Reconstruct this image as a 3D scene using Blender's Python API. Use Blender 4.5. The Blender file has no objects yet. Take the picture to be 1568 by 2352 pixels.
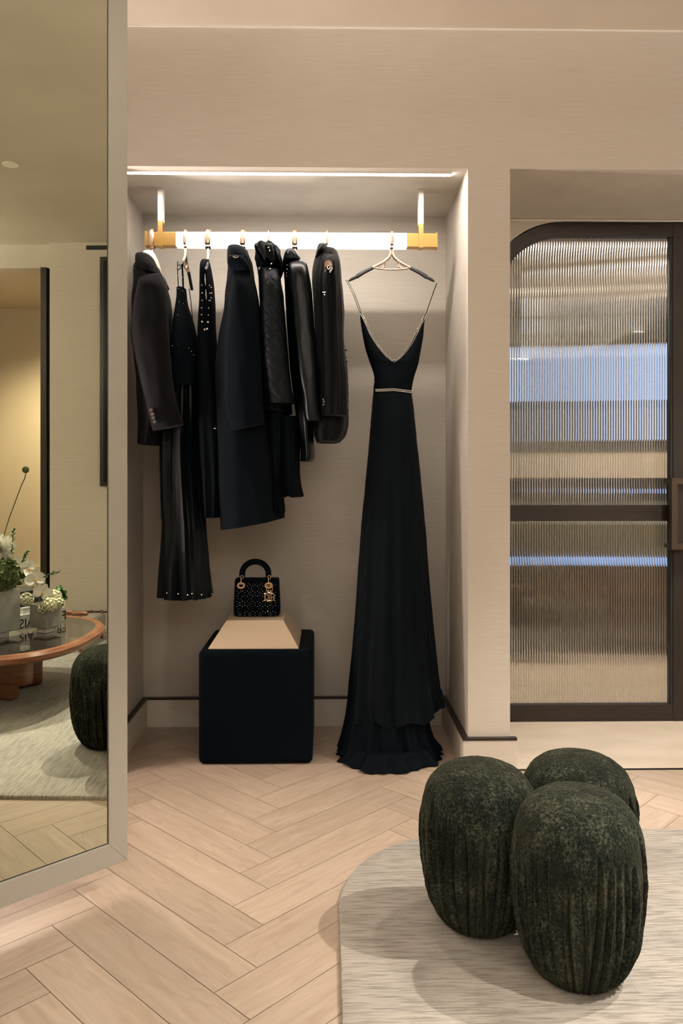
import bpy, bmesh, math, random
from mathutils import Vector, Matrix, noise
random.seed(7)
PI = math.pi
sc = bpy.context.scene
C = sc.collection

# ---------------------------------------------------------------- camera
F = 1829.0; TH = math.radians(1.065); CH = 1.19
cam = bpy.data.cameras.new('camera'); cam.lens = 28.0; cam.sensor_fit = 'VERTICAL'; cam.sensor_height = 36.0
cam.sensor_width = 24.0; cam.shift_y = -86.0 / 2352.0; cam.clip_start = 0.02
camo = bpy.data.objects.new('camera', cam); C.objects.link(camo)
camo.location = (0, 0, CH); camo.rotation_euler = (PI / 2, 0, -TH); sc.camera = camo

# ---------------------------------------------------------------- exposure, world
sc.view_settings.view_transform = 'Standard'; sc.view_settings.look = 'None'
sc.view_settings.exposure = 0.55; sc.view_settings.gamma = 1.0; sc.view_settings.use_curve_mapping = False
sc.cycles.caustics_refractive = False; sc.cycles.caustics_reflective = False
sc.cycles.max_bounces = 12; sc.cycles.transmission_bounces = 10; sc.cycles.diffuse_bounces = 5
sc.cycles.sample_clamp_indirect = 4.0; sc.cycles.use_denoising = True
wd = bpy.data.worlds.new('world'); sc.world = wd; wd.use_nodes = True
wd.node_tree.nodes['Background'].inputs[0].default_value = (0.5, 0.62, 0.8, 1)
wd.node_tree.nodes['Background'].inputs[1].default_value = 0.1

# ---------------------------------------------------------------- lamp settings (fixtures are built further down)
STRIP_EMIT = (1.0, 0.90, 0.80); STRIP_POWER = 84.0
BAR_POWER = 3.0
SPOT_COL = (1.0, 0.92, 0.82)
SPOTS = [  # x, y, aim x, aim y, watts, cone degrees, blend
    (2.25, 2.05, 0.60, 2.00, 46, 50, 0.6),
    (1.35, 2.75, 0.55, 1.75, 9, 50, 0.7),
    (1.70, 0.95, 1.45, 1.05, 42, 56, 0.5),
    (2.60, 1.60, 1.20, 1.10, 15, 50, 0.5),
    (0.30, 1.35, -0.15, 1.55, 1, 80, 1.0),
    (1.85, 2.60, 1.60, 3.52, 50, 52, 1.0),  # added to brighten the stone and soffit of the door recess
    (-0.45, 1.55, -0.30, 2.9, 2, 100, 1.0),
]
SCONCE_COL = (1.0, 0.84, 0.74); SCONCE_POWER = 36.0
PANEL_POWER = 2.6; PANEL_COL = (1.0, 0.95, 0.87); COVE_POWER = 125

# ---------------------------------------------------------------- helpers
def ray(u, v):
    a = (u - 784) / F; b = (1090 - v) / F; c, s = math.cos(TH), math.sin(TH)
    return (s + a * c, c - a * s, b)
def W(u, v, Y=None, z=None):
    r = ray(u, v); t = Y / r[1] if Y is not None else (z - CH) / r[2]
    return Vector((r[0] * t, r[1] * t, CH + r[2] * t))
MP = Vector((-.572, 2.301, 0)); MA = math.radians(46.265)
MD = Vector((math.sin(MA), math.cos(MA), 0)); MN = Vector((MD.y, -MD.x, 0))
def MR(u, v, z=None, x=None):
    """point of the room that the tall mirror shows at a place of the picture"""
    r = Vector(ray(u, v)); t = MP.dot(MN) / r.dot(MN)
    p = r * t; p.z += CH; q = r - 2 * r.dot(MN) * MN
    t2 = (z - p.z) / q.z if z is not None else (x - p.x) / q.x
    return p + q * t2

def mat(name, col, rough=0.6, metal=0.0, **k):
    m = bpy.data.materials.new(name); m.use_nodes = True
    b = m.node_tree.nodes['Principled BSDF']
    b.inputs['Base Color'].default_value = (*col, 1); b.inputs['Roughness'].default_value = rough
    b.inputs['Metallic'].default_value = metal
    for kk, v in k.items():
        b.inputs[kk.replace('_', ' ')].default_value = v
    return m
def nd(m, t, **k):
    n = m.node_tree.nodes.new(t)
    for a, v in k.items(): setattr(n, a, v)
    return n
def lk(m, a, b): m.node_tree.links.new(a, b)
def coords(m, scale=(1, 1, 1), kind='Object', rot=(0, 0, 0)):
    tc = nd(m, 'ShaderNodeTexCoord'); mp = nd(m, 'ShaderNodeMapping')
    mp.inputs['Scale'].default_value = scale; mp.inputs['Rotation'].default_value = rot
    lk(m, tc.outputs[kind], mp.inputs['Vector']); return mp.outputs[0]
def noisy(m, c1, c2, scale=(1, 1, 1), nscale=5.0, detail=4, lo=0.35, hi=0.65, bump=0.0, dist=0.01, kind='Object', rough=0.5):
    v = coords(m, scale, kind); n = nd(m, 'ShaderNodeTexNoise')
    n.inputs['Scale'].default_value = nscale; n.inputs['Detail'].default_value = detail; n.inputs['Roughness'].default_value = rough
    lk(m, v, n.inputs['Vector'])
    cr = nd(m, 'ShaderNodeValToRGB'); cr.color_ramp.elements[0].position = lo; cr.color_ramp.elements[1].position = hi
    cr.color_ramp.elements[0].color = (*c1, 1); cr.color_ramp.elements[1].color = (*c2, 1)
    lk(m, n.outputs[0], cr.inputs[0]); b = m.node_tree.nodes['Principled BSDF']
    lk(m, cr.outputs[0], b.inputs['Base Color'])
    if bump:
        bp = nd(m, 'ShaderNodeBump'); bp.inputs['Strength'].default_value = bump; bp.inputs['Distance'].default_value = dist
        lk(m, n.outputs[0], bp.inputs['Height']); lk(m, bp.outputs[0], b.inputs['Normal'])
    return m
def emit(name, col, power):
    m = bpy.data.materials.new(name); m.use_nodes = True; nt = m.node_tree; nt.nodes.clear()
    e = nt.nodes.new('ShaderNodeEmission'); o = nt.nodes.new('ShaderNodeOutputMaterial')
    e.inputs[0].default_value = (*col, 1); e.inputs[1].default_value = power
    nt.links.new(e.outputs[0], o.inputs[0]); return m

class MB:
    def __init__(s): s.v = []; s.f = []
    def add(s, vs, fs):
        o = len(s.v); s.v += [tuple(x) for x in vs]; s.f += [tuple(i + o for i in f) for f in fs]
    def box(s, x0, x1, y0, y1, z0, z1):
        s.add([(x0, y0, z0), (x1, y0, z0), (x1, y1, z0), (x0, y1, z0), (x0, y0, z1), (x1, y0, z1), (x1, y1, z1), (x0, y1, z1)],
              [(0, 3, 2, 1), (4, 5, 6, 7), (0, 1, 5, 4), (1, 2, 6, 5), (2, 3, 7, 6), (3, 0, 4, 7)])
    def rings(s, rs, close=True, cap=True):
        n = len(rs[0]); o = len(s.v)
        for r in rs: s.v += [tuple(p) for p in r]
        for i in range(len(rs) - 1):
            for j in range(n if close else n - 1):
                a = o + i * n + j; b = o + i * n + (j + 1) % n
                s.f.append((a, b, b + n, a + n))
        if cap and close:
            s.f.append(tuple(o + j for j in reversed(range(n)))); s.f.append(tuple(o + (len(rs) - 1) * n + j for j in range(n)))
    def tube(s, pts, r, n=8, r2=None, up=None, closed=False):
        """tube along points; r may be a list; r2 = other half width (flat band)"""
        pts = [Vector(p) for p in pts]; rs = []
        N = len(pts)
        for i, p in enumerate(pts):
            if closed: t = (pts[(i + 1) % N] - pts[i - 1]).normalized()
            else: t = (pts[min(i + 1, N - 1)] - pts[max(i - 1, 0)]).normalized()
            u_ = Vector(up) if up else (Vector((0, 0, 1)) if abs(t.z) < 0.9 else Vector((0, 1, 0)))
            a = t.cross(u_).normalized(); b = a.cross(t).normalized()
            ra = r[i] if isinstance(r, (list, tuple)) else r
            rb = (r2[i] if isinstance(r2, (list, tuple)) else r2) if r2 else ra
            rs.append([p + a * ra * math.cos(2 * PI * k / n) + b * rb * math.sin(2 * PI * k / n) for k in range(n)])
        if closed: rs.append(rs[0]); s.rings(rs, cap=False)
        else: s.rings(rs)
    def sphere(s, c, r, n=8, m=6, sz=None):
        c = Vector(c); rz = sz or r; rr = []
        for i in range(1, m):
            a = PI * i / m
            rr.append([c + Vector((r * math.sin(a) * math.cos(2 * PI * j / n), r * math.sin(a) * math.sin(2 * PI * j / n), -rz * math.cos(a))) for j in range(n)])
        s.rings(rr)
    def prism(s, poly, y0, y1):
        """polygon in x,z extruded along y"""
        n = len(poly); vs = [(p[0], y0, p[1]) for p in poly] + [(p[0], y1, p[1]) for p in poly]
        fs = [tuple(range(n)), tuple(reversed(range(n, 2 * n)))] + [(j, j + n, (j + 1) % n + n, (j + 1) % n) for j in range(n)]
        s.add(vs, fs)
    def build(s, name, m=None, parent=None, smooth=True, bevel=0.0, segs=2, angle=40):
        me = bpy.data.meshes.new(name); me.from_pydata(s.v, [], s.f); me.update()
        bm = bmesh.new(); bm.from_mesh(me); bmesh.ops.recalc_face_normals(bm, faces=bm.faces); bm.to_mesh(me); bm.free()
        if m: me.materials.append(m)
        o = bpy.data.objects.new(name, me); C.objects.link(o)
        if parent: put(o, parent)
        if smooth:
            me.polygons.foreach_set('use_smooth', [True] * len(me.polygons))
            me.set_sharp_from_angle(angle=math.radians(angle))
        if bevel:
            b = o.modifiers.new('bevel', 'BEVEL'); b.width = bevel; b.segments = segs; b.limit_method = 'ANGLE'
        return o
OFF = {}
def put(o, parent):
    """parts are modelled in place; the parent stands at the base of its thing"""
    o.parent = parent
    off = Vector(parent.location)
    p = parent
    while p.parent: p = p.parent; off += p.location
    root = p
    if root.get('in_place'):
        o.location = -off if parent == root else (0, 0, 0)
    else: o.location = (0, 0, 0)
def tag(o, label=None, cat=None, group=None, kind=None):
    if label: o['label'] = label
    if cat: o['category'] = cat
    if group: o['group'] = group
    if kind: o['kind'] = kind
    return o
def thing(name, loc, label=None, cat=None, group=None, kind=None, rz=0, in_place=True):
    o = bpy.data.objects.new(name, None); C.objects.link(o); o.location = loc; o.rotation_euler = (0, 0, rz)
    o.empty_display_size = 0.05
    if in_place: o['in_place'] = 1
    return tag(o, label, cat, group, kind)
def copy_tree(o, parent=None):
    c = o.copy(); C.objects.link(c); c.parent = parent
    for ch in list(o.children): copy_tree(ch, c)
    return c
def struct(name, mb, m, parent=None, **k):
    o = mb.build(name, m, parent, **k)
    if not parent: o['kind'] = 'structure'
    return o
def interp(rows, n):
    """smooth interpolation of key rows (first value is the parameter)"""
    out = []
    t0, t1 = rows[0][0], rows[-1][0]
    for i in range(n):
        t = t0 + (t1 - t0) * i / (n - 1); k = 0
        while k < len(rows) - 2 and rows[k + 1][0] < t: k += 1
        a, b = rows[k], rows[k + 1]; pa = rows[max(k - 1, 0)]; nb = rows[min(k + 2, len(rows) - 1)]
        w = (t - a[0]) / (b[0] - a[0]); w = min(max(w, 0), 1); r = [t]
        for j in range(1, len(a)):
            ma = (b[j] - pa[j]) / ((b[0] - pa[0]) or 1) * (b[0] - a[0]); mbb = (nb[j] - a[j]) / ((nb[0] - a[0]) or 1) * (b[0] - a[0])
            d = b[j] - a[j]
            if ma * d <= 0: ma = 0
            if mbb * d <= 0: mbb = 0
            ma = max(-3 * abs(d), min(3 * abs(d), ma)); mbb = max(-3 * abs(d), min(3 * abs(d), mbb))
            r.append((2 * w**3 - 3 * w**2 + 1) * a[j] + (w**3 - 2 * w**2 + w) * ma + (-2 * w**3 + 3 * w**2) * b[j] + (w**3 - w**2) * mbb)
        out.append(r)
    return out
def cloth(rows, n=60, seg=64, folds=9, amp=0.06, seed=0, wr=0.012, wz=9.0, hem=0.0, domed=0.0, fold_grow=True, power=2.3):
    """hanging cloth volume. rows: (v, left u, right u, centre depth, half depth)"""
    rs = []; R = interp(rows, n)
    for i, (v, ul, ur, cy, hy) in enumerate(R):
        a = W(ul, v, Y=cy); b = W(ur, v, Y=cy); cx = (a.x + b.x) / 2; hx = max((b.x - a.x) / 2, .002); z = a.z
        k = i / (n - 1); g = (k if fold_grow else 1.0); ring = []
        if domed and k < domed:
            q = k / domed; q = math.sqrt(max(0, 1 - (1 - q)**2)); hy = hy * (0.15 + 0.85 * q)
        for j in range(seg):
            t = 2 * PI * j / seg; ct, st = math.cos(t), math.sin(t)
            rr = 1 + amp * g * (math.sin(folds * t + seed + 1.3 * math.sin(2.1 * k + seed)) * 0.6 + 0.4 * math.sin((folds * 2 - 3) * t + 2 * seed + k * 3))
            rr -= amp * g * 0.5
            ex = math.copysign(abs(ct)**(2 / power), ct); ey = math.copysign(abs(st)**(2 / power), st)
            x = cx + hx * ex * (1 + (rr - 1) * min(1, abs(st) + .45)); y = cy + hy * ey * rr
            p = Vector((x, y, z)); d = noise.noise(Vector((x * wz, y * wz, z * wz * 0.35 + seed * 3.1))) * wr + noise.noise(Vector((x * 26, y * 26, z * 14 + seed))) * wr * .4
            p.x += ct * d * .6; p.y += st * d
            if hem and k > 0.9: p.z += hem * (k - .9) * 10 * math.sin(folds * t + seed)
            ring.append(p)
        rs.append(ring)
    mb = MB(); mb.rings(rs); return mb

# ---------------------------------------------------------------- materials
M = {}
def grass(name, c, d=0.06):
    m = mat(name, c, 0.75); c1 = tuple(x * (1 - d) for x in c); c2 = tuple(x * (1 + d) for x in c)
    return noisy(m, c1, c2, (2.2, 2.2, 120), 3.0, 5, 0.3, 0.7, bump=0.12, dist=0.004)
M['wall'] = grass('beige_grasscloth', (0.64, 0.585, 0.515))
M['fascia'] = grass('beige_grasscloth_upper', (0.64, 0.585, 0.515))
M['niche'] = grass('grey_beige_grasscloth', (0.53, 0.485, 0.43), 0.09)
M['plaster'] = noisy(mat('sand_plaster', (0.5, 0.41, 0.32), 0.8), (0.57, 0.51, 0.43), (0.66, 0.60, 0.515), (1, 1, 1), 1.6, 6, 0.3, 0.7, bump=0.1, dist=0.02)
M['paint'] = mat('beige_paint', (0.62, 0.54, 0.44), 0.55)
M['bronze'] = mat('dark_bronze_strip', (0.035, 0.028, 0.024), 0.35, 0.6)
M['frame_metal'] = noisy(mat('brown_bronze_metal', (0.03, 0.022, 0.018), 0.42, 0.5), (0.023, 0.018, 0.015), (0.034, 0.026, 0.020), (20, 20, 1), 30, 3)
M['handle_metal'] = mat('light_bronze_metal', (0.065, 0.046, 0.031), 0.38, 0.6)
M['gasket'] = mat('black_gasket', (0.004, 0.006, 0.008), 0.6)
M['leather_frame'] = noisy(mat('taupe_woven_leather', (0.39, 0.37, 0.315), 0.6), (0.37, 0.35, 0.295), (0.41, 0.39, 0.33), (1, 1, 1), 420, 2, bump=0.25, dist=0.001)
M['mirror'] = mat('bronze_mirror', (0.72, 0.75, 0.62), 0.0, 1.0)
M['brass'] = noisy(mat('brushed_brass', (0.72, 0.45, 0.15), 0.32, 1.0), (0.68, 0.42, 0.14), (0.76, 0.48, 0.17), (4, 200, 200), 8, 2)
M['champagne'] = mat('champagne_gold', (0.80, 0.60, 0.44), 0.30, 1.0)
M['white_acrylic'] = mat('white_acrylic', (0.9, 0.88, 0.84), 0.35)
M['black_rubber'] = mat('charcoal_rubber', (0.028, 0.030, 0.030), 0.55)
M['ivory'] = mat('ivory_padding', (0.70, 0.64, 0.52), 0.5)
def black(name, c_=(0.0042, 0.0065, 0.0085), rough=0.85, sheen=0.0, ns=300, d=0.35, bump=0.2, sc_=(1, 1, 1), bd=0.001, **k):
    c = (c_[0] * .22, c_[1] * .42, c_[2] * .60)
    m = mat(name, c, rough, 0.0, **k); m.node_tree.nodes['Principled BSDF'].inputs['Sheen Weight'].default_value = sheen
    m.node_tree.nodes['Principled BSDF'].inputs['Specular IOR Level'].default_value = k.get('Specular_IOR_Level', 0.07)
    return noisy(m, tuple(x * (1 - d) for x in c), tuple(x * (1 + d) for x in c), sc_, ns, 2, bump=bump, dist=bd)
M['wool'] = black('charcoal_blazer_wool', (0.021, 0.0100, 0.0082), 0.9, 0.02)
M['crepe'] = black('black_crepe', (0.004, 0.0058, 0.0072))
M['satin'] = black('black_satin', (0.0045, 0.0055, 0.006), 0.5, 0.0, 60, .2, .05, Specular_IOR_Level=0.16)
M['coatwool'] = black('midnight_coat_wool', (0.0065, 0.0072, 0.0085), 0.95, 0.015)
M['nylon'] = black('black_quilted_nylon', (0.006, 0.007, 0.008), 0.6, 0.0, 40, .2, .2, Specular_IOR_Level=0.13)
M['leather'] = black('black_glossy_leather', (0.005, 0.0055, 0.006), 0.33, 0.0, 90, .2, .08, Specular_IOR_Level=0.17)
M['velvet'] = black('black_velvet', (0.011, 0.0055, 0.0062), 0.8, 0.05, 200)
M['chiffon'] = black('black_chiffon', (0.0040, 0.0056, 0.0072), 0.8, 0.0, 200)
M['chiffon_over'] = black('sheer_black_chiffon', (0.0052, 0.0068, 0.0082), 0.8, 0.02, 200)
M['felt'] = black('black_felt', (0.0038, 0.0060, 0.0080), 0.95, 0.01, 900, .3, .3)
M['lining'] = mat('rose_lining', (0.42, 0.24, 0.17), 0.5)
M['crystal'] = mat('clear_crystal', (0.80, 0.76, 0.70), 0.12, 0.9)
M['pearl'] = mat('white_pearl', (0.80, 0.74, 0.66), 0.25)
M['button'] = mat('grey_horn_button', (0.13, 0.11, 0.09), 0.35)
M['suede'] = noisy(mat('sand_leatherette', (0.52, 0.41, 0.28), 0.6), (0.50, 0.395, 0.27), (0.54, 0.425, 0.29), (1, 1, 1), 300, 2, bump=.1, dist=.001)
M['gold'] = mat('pale_gold_metal', (0.80, 0.62, 0.42), 0.22, 1.0)
M['glass'] = mat('reeded_clear_glass', (0.97, 0.99, 0.98), 0.025, 0.0, Transmission_Weight=1.0, IOR=1.47)
M['tglass'] = mat('grey_table_glass', (0.85, 0.90, 0.88), 0.0, 0.0, Transmission_Weight=1.0, IOR=1.6)
M['walnut'] = noisy(mat('red_brown_wood', (0.20, 0.075, 0.035), 0.3), (0.15, 0.055, 0.026), (0.27, 0.105, 0.05), (3, 3, 40), 3, 5, bump=.03)
M['stone'] = noisy(mat('cream_marble', (0.62, 0.52, 0.41), 0.22), (0.55, 0.455, 0.35), (0.66, 0.56, 0.45), (1, 2.2, 1), 3, 7, 0.3, 0.7)
M['concrete'] = noisy(mat('silver_grey_stone_vase', (0.30, 0.29, 0.26), 0.35), (0.22, 0.215, 0.20), (0.36, 0.35, 0.32), (1, 1, 1), 8, 6)
M['paper'] = mat('white_book_cloth', (0.72, 0.70, 0.64), 0.45)
M['ink'] = mat('black_ink', (0.008, 0.008, 0.008), 0.5)
M['petal'] = mat('white_petal', (0.80, 0.78, 0.70), 0.5)
M['cream_petal'] = mat('cream_petal', (0.78, 0.76, 0.55), 0.55)
M['orange'] = mat('orange_lip', (0.75, 0.30, 0.04), 0.5)
M['leaf'] = noisy(mat('green_leaf', (0.05, 0.14, 0.035), 0.5), (0.03, 0.085, 0.02), (0.09, 0.20, 0.05), (1, 1, 1), 20, 3)
M['stem'] = mat('dark_green_stem', (0.03, 0.06, 0.02), 0.6)
M['bud'] = noisy(mat('green_flower_head', (0.09, 0.14, 0.04), 0.8), (0.05, 0.08, 0.02), (0.16, 0.2, 0.07), (1, 1, 1), 60, 3)

# herringbone oak
def oak():
    m = mat('oak_herringbone', (0.5, 0.36, 0.25), 0.42); b = m.node_tree.nodes['Principled BSDF']
    at = nd(m, 'ShaderNodeAttribute', attribute_name='tone')
    uv = nd(m, 'ShaderNodeUVMap'); uv.uv_map = 'UVMap'
    mp = nd(m, 'ShaderNodeMapping'); mp.inputs['Scale'].default_value = (1.6, 16, 1)
    lk(m, uv.outputs[0], mp.inputs['Vector'])
    n = nd(m, 'ShaderNodeTexNoise'); n.inputs['Scale'].default_value = 2.2; n.inputs['Detail'].default_value = 6; n.inputs['Roughness'].default_value = .6; n.inputs['Distortion'].default_value = 0.9
    lk(m, mp.outputs[0], n.inputs['Vector'])
    mp2 = nd(m, 'ShaderNodeMapping'); mp2.inputs['Scale'].default_value = (2.0, 11, 1); lk(m, uv.outputs[0], mp2.inputs['Vector'])
    n2 = nd(m, 'ShaderNodeTexNoise'); n2.inputs['Scale'].default_value = 1.1; n2.inputs['Detail'].default_value = 2
    lk(m, mp2.outputs[0], n2.inputs['Vector'])
    sn = nd(m, 'ShaderNodeMath', operation='MULTIPLY'); sn.inputs[1].default_value = 46; lk(m, n2.outputs[0], sn.inputs[0])
    s2 = nd(m, 'ShaderNodeMath', operation='SINE'); lk(m, sn.outputs[0], s2.inputs[0])
    r2 = nd(m, 'ShaderNodeMapRange'); r2.inputs['From Min'].default_value = 0.55; r2.inputs['From Max'].default_value = 1.0; r2.inputs['To Max'].default_value = 0.22
    lk(m, s2.outputs[0], r2.inputs['Value'])
    cr = nd(m, 'ShaderNodeValToRGB'); e = cr.color_ramp.elements
    e[0].position = .25; e[0].color = (0.345, 0.262, 0.195, 1); e[1].position = .70; e[1].color = (0.44, 0.345, 0.265, 1)
    lk(m, n.outputs[0], cr.inputs[0])
    mx = nd(m, 'ShaderNodeMix', data_type='RGBA'); mx.inputs['B'].default_value = (0.30, 0.20, 0.13, 1)
    lk(m, r2.outputs[0], mx.inputs['Factor']); lk(m, cr.outputs[0], mx.inputs['A'])
    # knots
    v = nd(m, 'ShaderNodeTexVoronoi'); mp3 = nd(m, 'ShaderNodeMapping'); mp3.inputs['Scale'].default_value = (1.4, 3.2, 1)
    lk(m, uv.outputs[0], mp3.inputs['Vector']); lk(m, mp3.outputs[0], v.inputs['Vector']); v.inputs['Scale'].default_value = 1.0
    r3 = nd(m, 'ShaderNodeMapRange'); r3.inputs['From Min'].default_value = 0.0; r3.inputs['From Max'].default_value = 0.055; r3.inputs['To Min'].default_value = .6; r3.inputs['To Max'].default_value = 0
    lk(m, v.outputs['Distance'], r3.inputs['Value'])
    mx3 = nd(m, 'ShaderNodeMix', data_type='RGBA'); mx3.inputs['B'].default_value = (0.16, 0.10, 0.06, 1)
    lk(m, r3.outputs[0], mx3.inputs['Factor']); lk(m, mx.outputs['Result'], mx3.inputs['A'])
    hs = nd(m, 'ShaderNodeHueSaturation'); lk(m, mx3.outputs['Result'], hs.inputs['Color']); lk(m, at.outputs['Fac'], hs.inputs['Value'])
    lk(m, hs.outputs[0], b.inputs['Base Color'])
    bp = nd(m, 'ShaderNodeBump'); bp.inputs['Strength'].default_value = .08; bp.inputs['Distance'].default_value = .003
    lk(m, n.outputs[0], bp.inputs['Height']); lk(m, bp.outputs[0], b.inputs['Normal'])
    return m
M['oak'] = oak()
M['gap'] = mat('dark_floor_joint', (0.17, 0.115, 0.075), 0.8)

# ================================================================ THE ROOM
NX0, NX1 = -.868, .567          # niche sides
NY0, NY1 = 3.19, 3.79           # niche front and back
NZ = 2.42; CZ = 2.982; PX = .737; RX = 3.30; LX = -1.65; BY = -2.6

# herringbone floor, one mesh of bevelled planks over a joint bed
def floor():
    w = .1293; L = .66; s = L / math.sqrt(2); h = w * math.sqrt(2); q = w / math.sqrt(2)
    x0 = -.259; y0 = 2.199; g = .0009
    me = bpy.data.meshes.new('floor'); vs = []; fs = []; uvs = []; tones = []; mi = []
    rnd = random.Random(11)
    def plank(P, e, f):
        o = len(vs); c = [P + e * g + f * g, P + e * (L - g) + f * g, P + e * (L - g) + f * (w - g), P + e * g + f * (w - g)]
        if min(p.x for p in c) > RX + .1 or max(p.x for p in c) < LX - .1 or min(p.y for p in c) > NY1 + .1: return
        ctr = (c[0] + c[2]) / 2
        if ctr.y > NY0 + .32 and ctr.x > PX + .3: return
        vs.extend([(p.x, p.y, 0) for p in c])
        ou, ov = rnd.random() * 40, rnd.random() * 40
        uvs.extend([(ou, ov), (ou + L, ov), (ou + L, ov + w), (ou, ov + w)])
        t = rnd.choice([1.0, 1.03, .96, .90, 1.06, .99]) * rnd.uniform(.97, 1.03)
        n = (e.cross(f)).z
        fs.append((o, o + 1, o + 2, o + 3) if n > 0 else (o + 3, o + 2, o + 1, o)); tones.append(t)
    a = 1 / math.sqrt(2)
    for k in range(-4, 5):
        for i in range(-34, 22):
            xs = x0 + 2 * k * s; yy = y0 + i * h
            plank(Vector((xs + q, yy - q, 0)), Vector((a, a, 0)), Vector((-a, a, 0)))
            plank(Vector((xs + s, yy + s, 0)), Vector((a, -a, 0)), Vector((a, a, 0)))
    nplank = len(fs); o = len(vs)
    vs.extend([(LX, BY, -.0015), (RX + 3.2, BY, -.0015), (RX + 3.2, NY1 + .05, -.0015), (LX, NY1 + .05, -.0015)])
    fs.append((o, o + 1, o + 2, o + 3)); uvs.extend([(0, 0)] * 4); tones.append(1)
    me.from_pydata(vs, [], fs); me.materials.append(M['oak']); me.materials.append(M['gap'])
    me.polygons[nplank].material_index = 1
    ul = me.uv_layers.new(name='UVMap'); at = me.attributes.new('tone', 'FLOAT', 'FACE')
    for p in me.polygons:
        for li, vi in zip(p.loop_indices, p.vertices): ul.data[li].uv = uvs[vi]
        at.data[p.index].value = tones[p.index]
    me.update(); ob = bpy.data.objects.new('floor', me); C.objects.link(ob); ob['kind'] = 'structure'
floor()

def wall(name, m, *boxes, **k):
    mb = MB()
    for b in boxes: mb.box(*b)
    return struct(name, mb, m, smooth=False, **k)
# back wall with the niche, the pillar and the door recess
wall('wall_back', M['wall'], (LX, NX0 - .0101, NY0, NY0 + .72, 0, NZ), (NX0 - .0101, NX0, NY0, NY0 + .0039, 0, NZ), (NX1, NX1 + .0041, NY0, NY0 + .0039, 0, NZ), (NX1 + .0041, PX, NY0, NY1 + .3, 0, NZ),
     (LX, RX + .2, NY0, NY1 + .3, NZ, CZ + .3))
wall('wall_niche', M['niche'], (NX0 - .004, NX1, NY1, NY1 + .1, 0, NZ), (NX0 - .01, NX0, NY0 + .004, NY1, 0, NZ),
     (NX1, NX1 + .004, NY0 + .004, NY1, 0, NZ))
wall('ceiling', M['plaster'], (LX - .1, RX + .2, BY - .1, NY0 + .1, CZ, CZ + .1))
# thin light shadow line trim where ceiling meets wall
wall('trim_1', M['white_acrylic'], (LX, RX, NY0 - .004, NY0, CZ - .006, CZ))
wall('wall_left', M['wall'], (LX - .1, LX, BY, NY0 + .6, 0, CZ))
wall('wall_front', M['wall'], (LX, RX + .1, BY - .1, BY, 0, CZ))
# right wall seen in the mirror: opening between y .0 and .37, projecting pier beyond
OP1 = MR(97, 700, x=RX).y; OP0, OPZ = OP1 - 1.1, 2.80
wall('wall_right', M['wall'], (RX, RX + .12, BY, OP0, 0, CZ), (RX, RX + .12, OP0, OP1 + .085, OPZ, CZ), (RX - .055, RX + .12, OP1 + .085, NY0, 0, CZ))
# alcove room behind the opening
wall('wall_alcove', M['paint'], (RX + 1.5, RX + 1.6, -2.6, 2.0, 0, 2.9), (RX + .12, RX + 1.6, 1.6, 1.7, 0, 2.9), (RX + .12, RX + 1.6, -2.7, -2.6, 0, 2.9),
     (RX + .12, RX + 1.6, -2.7, 1.7, OPZ, 2.9))
wall('baseboard_alcove', M['paint'], (RX + 1.47, RX + 1.5, -2.6, 1.6, 0, .30))
t = thing('door_2', (RX, OP1, 0), kind='structure')
mb = MB(); mb.box(RX - .03, RX + .12, OP1, OP1 + .05, 0, OPZ); mb.build('door_frame', M['frame_metal'], t, smooth=False, bevel=.004)
mb = MB(); mb.box(RX + .0, RX + .1, OP1 + .05, OP1 + .078, 0, OPZ - .02); mb.build('door_stop', M['frame_metal'], t, smooth=False)

# baseboards with dark bronze cap strip
BB = .022
def base(name, boxes):
    o = wall(name, M['wall'], *[(x0, x1, y0, y1, 0, .128) for x0, x1, y0, y1 in boxes])
    mb = MB()
    for x0, x1, y0, y1 in boxes: mb.box(x0 - .0015, x1 + .0015, y0 - .0015, y1 + .0015, .128, .137)
    mb.build('cap_strip', M['bronze'], o, smooth=False)
base('baseboard_niche', [(NX0, NX1, NY1 - BB, NY1)])
base('baseboard_left', [(NX0, NX0 + BB, NY0, NY1 - BB)])
base('baseboard_right', [(NX1 - BB, NX1, NY0, NY1 - BB)])
base('baseboard_pillar', [(NX1 - BB, PX + BB, NY0 - BB, NY0)])
base('baseboard_back', [(LX, NX0 + BB, NY0 - BB, NY0)])
base('baseboard_pier', [(RX - .055 - BB, RX - .055, OP1 + .085, NY0)])

# stone floor of the door recess and its metal threshold strip
wall('floor.001', M['stone'], (PX, 5.3, NY0 + .004, 7.4, -.02, .001))
wall('trim_2', M['bronze'], (PX + .02, RX + .1, NY0 - .006, NY0 + .006, -.004, .0035))
DY = 3.80
# recess header and soffit edge
wall('trim_3', M['white_acrylic'], (PX, RX, DY - .006, DY, NZ - .014, NZ - .009))
DXL = W(1112, 800, Y=DY + .03).x; DXR = W(1545, 800, Y=DY + .005).x + .11; DT = 2.405; AR = .37
def archpoly(x0, x1, z0, z1, r, n=18, both=False):
    p = [(x0, z0), (x1, z0), (x1, z1)]
    for i in range(n + 1):
        a = PI / 2 + PI / 2 * i / n
        p.append((x0 + r + r * math.cos(a), z1 - r + r * math.sin(a)))
    return p
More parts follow.
